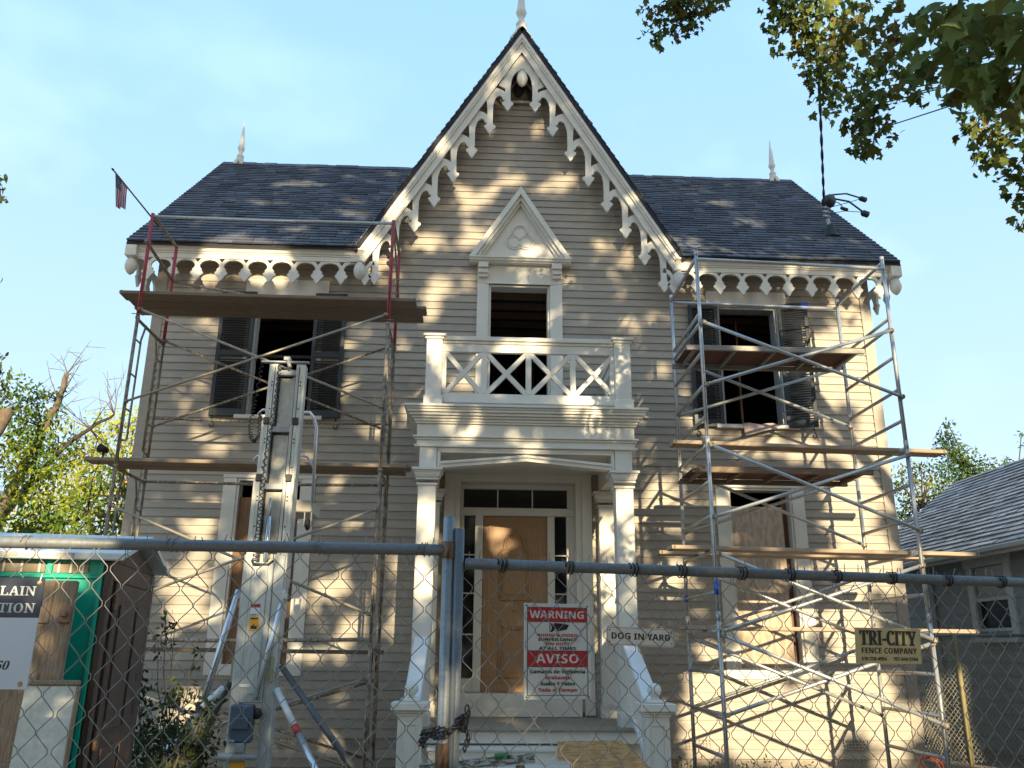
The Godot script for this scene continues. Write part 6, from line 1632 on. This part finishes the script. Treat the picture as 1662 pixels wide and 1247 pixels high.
func build_trees() -> void:
	org = Vector3.ZERO
	# ---- two street trees across the road behind the photographer: their crowns dapple the facade
	var greens := [Color(0.05, 0.085, 0.018), Color(0.065, 0.10, 0.02), Color(0.045, 0.07, 0.02), Color(0.11, 0.11, 0.02)]
	var crowns := [[], []]
	var trunks := [Vector3(-2.9, 0, 20), Vector3(13.6, 0, 21)]
	var gaps := SUN_GAPS.duplicate()
	for i in 70: gaps.append([rng.randf_range(1.2, 5.4) if i < 42 else rng.randf_range(-5.4, 1.2), rng.randf_range(1.2, 7.4), rng.randf_range(0.03, 0.13), rng.randf_range(0.03, 0.12)])
	var tries := 0
	while tries < 10000:
		tries += 1
		var f := Vector2(rng.randf_range(-6.8, 6.6), rng.randf_range(-3.2, 12.6))
		var r := rng.randf_range(0.12, 0.24)
		var lit := false
		for e in gaps:
			var ex: float = maxf(e[2], 0.10) + r * 0.4; var ey: float = maxf(e[3], 0.10) + r * 0.4
			if pow((f.x - e[0]) / ex, 2) + pow((f.y - e[1]) / ey, 2) < 1.0: lit = true; break
		if lit: continue
		var d := rng.randf_range(13.5, 24.0)
		var p := Vector3(f.x, f.y, 0) + to_sun * (d / to_sun.z)
		var k := 0 if p.distance_to(trunks[0] + UP * 10) < p.distance_to(trunks[1] + UP * 10) else 1
		crowns[k].append([p.x, p.y, p.z, r])
	for k in 2:
		var t: Vector3 = trunks[k]
		var T := thing("street_tree", ["leafy plane tree across the road, straight behind the viewpoint", "leafy plane tree across the road, to the right behind the viewpoint"][k], "tree", t, "plane trees across the road")
		var bark := m_bark(1.6, "plane_bark")
		limb(T, "trunk", [t, t + Vector3(0.1, 3, 0), t + Vector3(-0.1, 6.5, 0.1)], 0.38, 0.24, bark, 12)
		for i in 9:
			var a := i * 0.8 + k
			var e := t + Vector3(cos(a) * 3.4, 7.5 + i * 0.95, sin(a) * 2.6)
			var st := t + Vector3(-0.1, 4.5 + i * 0.22, 0.1)
			limb(T, "branch", [st, st.lerp(e, 0.5) + UP * 0.5, e], 0.12, 0.03, bark, 7)
		foliage(T, "leaves", crowns[k], 13.0, 0.17, "lobed", greens, 0.25, 0.4, 40)
		org = Vector3.ZERO
	# ---- the near plane tree whose boughs hang into the top right corner
	var t := Vector3(8.8, 0, 10.6)
	var N := thing("plane_tree", "plane tree whose lobed green leaves hang into the top right corner", "tree", t)
	var bark := m_bark(1.4, "plane_bark_near")
	limb(N, "trunk", [t, t + Vector3(0.05, 2.5, 0), t + Vector3(-0.2, 5.2, -0.2)], 0.30, 0.2, bark, 12)
	var b1 := [t + Vector3(-0.2, 5.1, -0.2), Vector3(6.4, 7.4, 8.6), Vector3(4.4, 8.2, 7.0), Vector3(3.2, 8.6, 5.8)]
	var b2 := [t + Vector3(-0.2, 5.1, -0.2), Vector3(7.0, 6.6, 8.6), Vector3(5.8, 6.7, 6.9), Vector3(5.0, 6.4, 6.0)]
	var b3 := [t + Vector3(-0.2, 5.0, -0.2), Vector3(5.2, 8.8, 7.8), Vector3(3.6, 10.2, 5.0), Vector3(2.0, 10.6, 3.6)]
	for b in [b1, b2, b3]: limb(N, "branch", b, 0.1, 0.02, bark, 8)
	var dark := [Color(0.105, 0.14, 0.034), Color(0.13, 0.165, 0.038), Color(0.09, 0.12, 0.032), Color(0.11, 0.145, 0.035), Color(0.15, 0.12, 0.03)]
	twigs_to(N, BOUGH_NEAR, b1 + b2, 0.009, bark, 3)
	var close := []; var mid_ := []
	for b in BOUGH_NEAR: (close if Vector3(b[0], b[1], b[2]).distance_to(Vector3(-0.62, 1.6, 11.8)) < 5.8 else mid_).append(b)
	foliage(N, "leaves", close, 7.0, 0.09, "lobed", dark, 0.5, 0.7, 200)
	foliage(N, "leaves", mid_, 6.0, 0.068, "lobed", dark, 0.5, 0.7, 200)
	twigs_to(N, BOUGH_FAR, b3, 0.006, bark, 3)
	foliage(N, "leaves", BOUGH_FAR, 6.0, 0.07, "lobed", dark + [Color(0.2, 0.16, 0.035), Color(0.14, 0.15, 0.035)], 0.5, 0.7, 60)
	var up := []
	for i in 60: up.append([rng.randf_range(3.5, 9.0), rng.randf_range(9.5, 13.0), rng.randf_range(7.5, 13.0), 0.5])
	foliage(N, "leaves", up, 3.0, 0.15, "lobed", dark, 0.35, 0.6, 40)
	org = Vector3.ZERO
	# ---- old tree behind the house on the left, with a dead stub
	var ob := Vector3(-10.9, 0.2, -6.5)
	var O := thing("old_tree", "old dark-limbed tree with a dead broken stub, left of the house", "tree", ob)
	var ok := m_bark(0.5, "oak_bark")
	limb(O, "trunk", [ob, Vector3(-10.75, 2.6, -6.5), Vector3(-10.5, 4.2, -6.5)], 0.30, 0.2, ok, 12)
	var l1 := [Vector3(-10.55, 4.1, -6.5), Vector3(-10.15, 5.2, -6.5), Vector3(-9.85, 6.1, -6.45), Vector3(-9.6, 6.7, -6.4), Vector3(-9.5, 7.3, -6.35)]
	limb(O, "dead_stub", l1, 0.11, 0.05, mt("dead_wood", Color(0.15, 0.115, 0.09), 0.4, 0.9, Vector3(3, 1, 3), 0.0, 0.6), 10)
	var l2 := [Vector3(-10.6, 3.9, -6.5), Vector3(-10.0, 4.9, -6.6), Vector3(-9.6, 5.6, -6.7), Vector3(-9.05, 6.2, -6.85), Vector3(-8.6, 6.55, -6.9)]
	limb(O, "branch", l2, 0.09, 0.025, ok)
	var l3 := [Vector3(-10.7, 3.3, -6.5), Vector3(-9.9, 3.9, -6.5), Vector3(-9.2, 3.95, -6.4), Vector3(-8.6, 4.3, -6.4), Vector3(-8.0, 4.15, -6.4), Vector3(-7.6, 3.5, -6.4)]
	limb(O, "branch", l3, 0.08, 0.03, ok)
	var l4 := [Vector3(-10.6, 4.0, -6.5), Vector3(-10.9, 5.0, -6.3), Vector3(-10.9, 6.2, -6.2)]
	limb(O, "branch", l4, 0.12, 0.03, ok)
	for i in 26:       # bare twigs off the stub and the upper branch
		var f: Vector3 = ([l1[2], l1[3], l1[4], l2[2], l2[3], l2[4]])[i % 6]
		var d := Vector3(rng.randf_range(-1, 1), rng.randf_range(0.1, 1.0), rng.randf_range(-0.6, 0.6)).normalized()
		var e := f + d * rng.randf_range(0.5, 1.3)
		var s := sf(true); tube(s, [f, f.lerp(e, 0.5) + Vector3(rng.randfn(), rng.randfn(), 0) * 0.07, e], 0.014, 5, 0.004)
		for k in 3:
			var g := f.lerp(e, 0.4 + 0.2 * k)
			tube(s, [g, g + (d + Vector3(rng.randfn(), rng.randfn(), rng.randfn()) * 0.7).normalized() * 0.4], 0.007, 4, 0.003)
		part(s, "twig", mt("dead_wood", Color(0.2, 0.2, 0.2)), O)
	twigs_to(O, OAK, l1 + l2 + l3 + l4, 0.02, ok)
	foliage(O, "leaves", OAK, 11.0, 0.125, "oval", [Color(0.07, 0.13, 0.02), Color(0.11, 0.18, 0.025), Color(0.055, 0.11, 0.02), Color(0.22, 0.25, 0.03)], 0.5, 0.5, 520)
	org = Vector3.ZERO
	# ---- yellow-green tree further back
	var yb := Vector3(-11.5, 0.2, -15.5)
	var Y := thing("yellow_tree", "sunlit yellow-green tree filling the gap between old tree and house", "tree", yb)
	var ym := m_bark(1.0, "yellow_bark")
	limb(Y, "trunk", [yb, yb + Vector3(0.2, 3, 0), yb + Vector3(0.1, 6, 0)], 0.3, 0.15, ym, 10)
	twigs_to(Y, YELLOW_TREE, [yb + Vector3(0.15, 3, 0), yb + Vector3(0.1, 4.5, 0), yb + Vector3(0.1, 6, 0)], 0.05, ym)
	foliage(Y, "leaves", YELLOW_TREE, 9.0, 0.135, "oval", [Color(0.44, 0.38, 0.03), Color(0.34, 0.35, 0.035), Color(0.5, 0.43, 0.04), Color(0.2, 0.25, 0.03)], 0.6, 0.4, 700)
	org = Vector3.ZERO
	# ---- tree at the very left edge
	var eb := Vector3(-8.9, 0.2, -1.9)
	var E := thing("edge_tree", "tree cut off by the left picture edge, only leaf tips and a lit limb showing", "tree", eb)
	var em := m_bark(1.6, "edge_bark")
	limb(E, "trunk", [eb, Vector3(-8.7, 3.0, -2.0), Vector3(-8.33, 4.75, -1.82), Vector3(-8.19, 5.25, -1.81)], 0.18, 0.12, em, 10)
	limb(E, "branch", [Vector3(-8.55, 4.4, -1.9), Vector3(-8.75, 6.2, -1.2), Vector3(-8.7, 8.3, -0.4)], 0.1, 0.03, em)
	var eballs := EDGE_TREE.duplicate()
	for i in 40: eballs.append([rng.randf_range(-10.6, -9.3), rng.randf_range(4.5, 10.0), rng.randf_range(-2.6, 0.2), 0.3])
	twigs_to(E, eballs, [Vector3(-8.75, 6.2, -1.2), Vector3(-8.7, 8.3, -0.4), Vector3(-8.6, 5.2, -1.6)], 0.012, em)
	foliage(E, "leaves", eballs, 7.0, 0.13, "oval", [Color(0.035, 0.06, 0.02), Color(0.05, 0.075, 0.025)], 0.3, 0.8, 60)
	org = Vector3.ZERO
	# ---- trees behind the neighbour
	for q in [["conifer", "pointed blue-green tree standing highest behind the grey roof", CONE_TREE, [Color(0.04, 0.09, 0.035), Color(0.06, 0.12, 0.03), Color(0.03, 0.07, 0.035), Color(0.10, 0.15, 0.03)], 0.15, 11.0], ["round_tree", "round yellow-topped tree between the beige house and the grey roof", ROUND_TREE, [Color(0.05, 0.10, 0.02), Color(0.16, 0.18, 0.03), Color(0.035, 0.07, 0.025), Color(0.20, 0.20, 0.03)], 0.13, 9.0], ["distant_tree", "distant thin treetop peeking over the ridge of the grey roof", TWIG_TREE, [Color(0.05, 0.10, 0.04)], 0.13, 8.0]]:
		var c := Vector3.ZERO
		for b in q[2]: c += Vector3(b[0], 0, b[2]) / q[2].size()
		c.y = 0.2
		var T := thing(q[0], q[1], "tree", c)
		var top: float = 0.0
		for b in q[2]: top = maxf(top, b[1])
		limb(T, "trunk", [c, c + UP * top * 0.5, c + UP * (top - 2.2)], 0.16, 0.05, m_bark(1.0, "far_bark"), 8)
		twigs_to(T, q[2], [c + UP * top * 0.4, c + UP * top * 0.6, c + UP * top * 0.8], 0.03, m_bark(1.0, "far_bark"))
		foliage(T, "leaves", q[2], q[5], q[4], "oval", q[3], 0.4, 0.2, 500)
		org = Vector3.ZERO
	# ---- shrub between the toilet and the lift
	var sb := Vector3(-2.98, 0.12, 4.4)
	var S := thing("shrub", "straggly dark-leaved shrub between the toilet and the mast lift", "shrub", sb)
	var sm := m_bark(1.2, "shrub_bark")
	var balls := []
	for i in 22:
		var e := sb + Vector3(rng.randf_range(-0.32, 0.28), rng.randf_range(0.5, 1.2), rng.randf_range(-0.3, 0.3))
		var s := sf(true); tube(s, [sb + Vector3(rng.randf_range(-0.1, 0.1), 0, 0), sb.lerp(e, 0.5) + Vector3(rng.randfn() * 0.05, 0.1, 0), e], 0.012, 6, 0.004); part(s, "stem", sm, S)
		balls.append([e.x, e.y, e.z, 0.16]); var m := sb.lerp(e, 0.7); balls.append([m.x, m.y, m.z, 0.14])
	for q in [[-3.12, 1.86], [-3.04, 1.78], [-3.16, 1.68], [-2.85, 1.6]]:
		var e := Vector3(q[0], q[1], 4.4)
		var s := sf(true); tube(s, [sb + UP * 0.8, sb.lerp(e, 0.75), e], 0.006, 5, 0.003); part(s, "stem", sm, S)
		balls.append([e.x, e.y, e.z, 0.07]); balls.append([e.x, e.y - 0.12, e.z, 0.06])
	foliage(S, "leaves", balls, 7.0, 0.06, "oval", [Color(0.03, 0.045, 0.018), Color(0.05, 0.07, 0.025), Color(0.025, 0.035, 0.015), Color(0.08, 0.09, 0.03)], 0.3, 0.4, 60)
	org = Vector3.ZERO
	# ---- weeds along the foundation on the right
	var i := 0
	for q in [[1.6, 0.55], [1.9, 0.8], [2.3, 0.5], [2.75, 0.6], [3.1, 0.45], [3.5, 0.55]]:
		var c := Vector3(q[0], 0.2, q[1])
		var W := thing("weed", ["low yellow-green weed nearest the right newel post", "low weed at the left rear foot of the silver tower", "bright weed just right of the silver tower's rear foot", "spreading weed below the left foundation vent", "dark tuft by the wall under the boarded right window", "dark weed farthest right along the foundation"][i], "weed", c, "weeds along the foundation")
		var bl := []
		for k in 4: bl.append([c.x + rng.randf_range(-0.14, 0.14), c.y + rng.randf_range(0.03, 0.14), c.z + rng.randf_range(-0.06, 0.06), 0.08])
		foliage(W, "leaves", bl, 2.0, 0.05, "oval", [Color(0.08, 0.13, 0.02), Color(0.13, 0.17, 0.03), Color(0.05, 0.09, 0.02)], 0.5, -0.3, 40)
		i += 1
		org = Vector3.ZERO
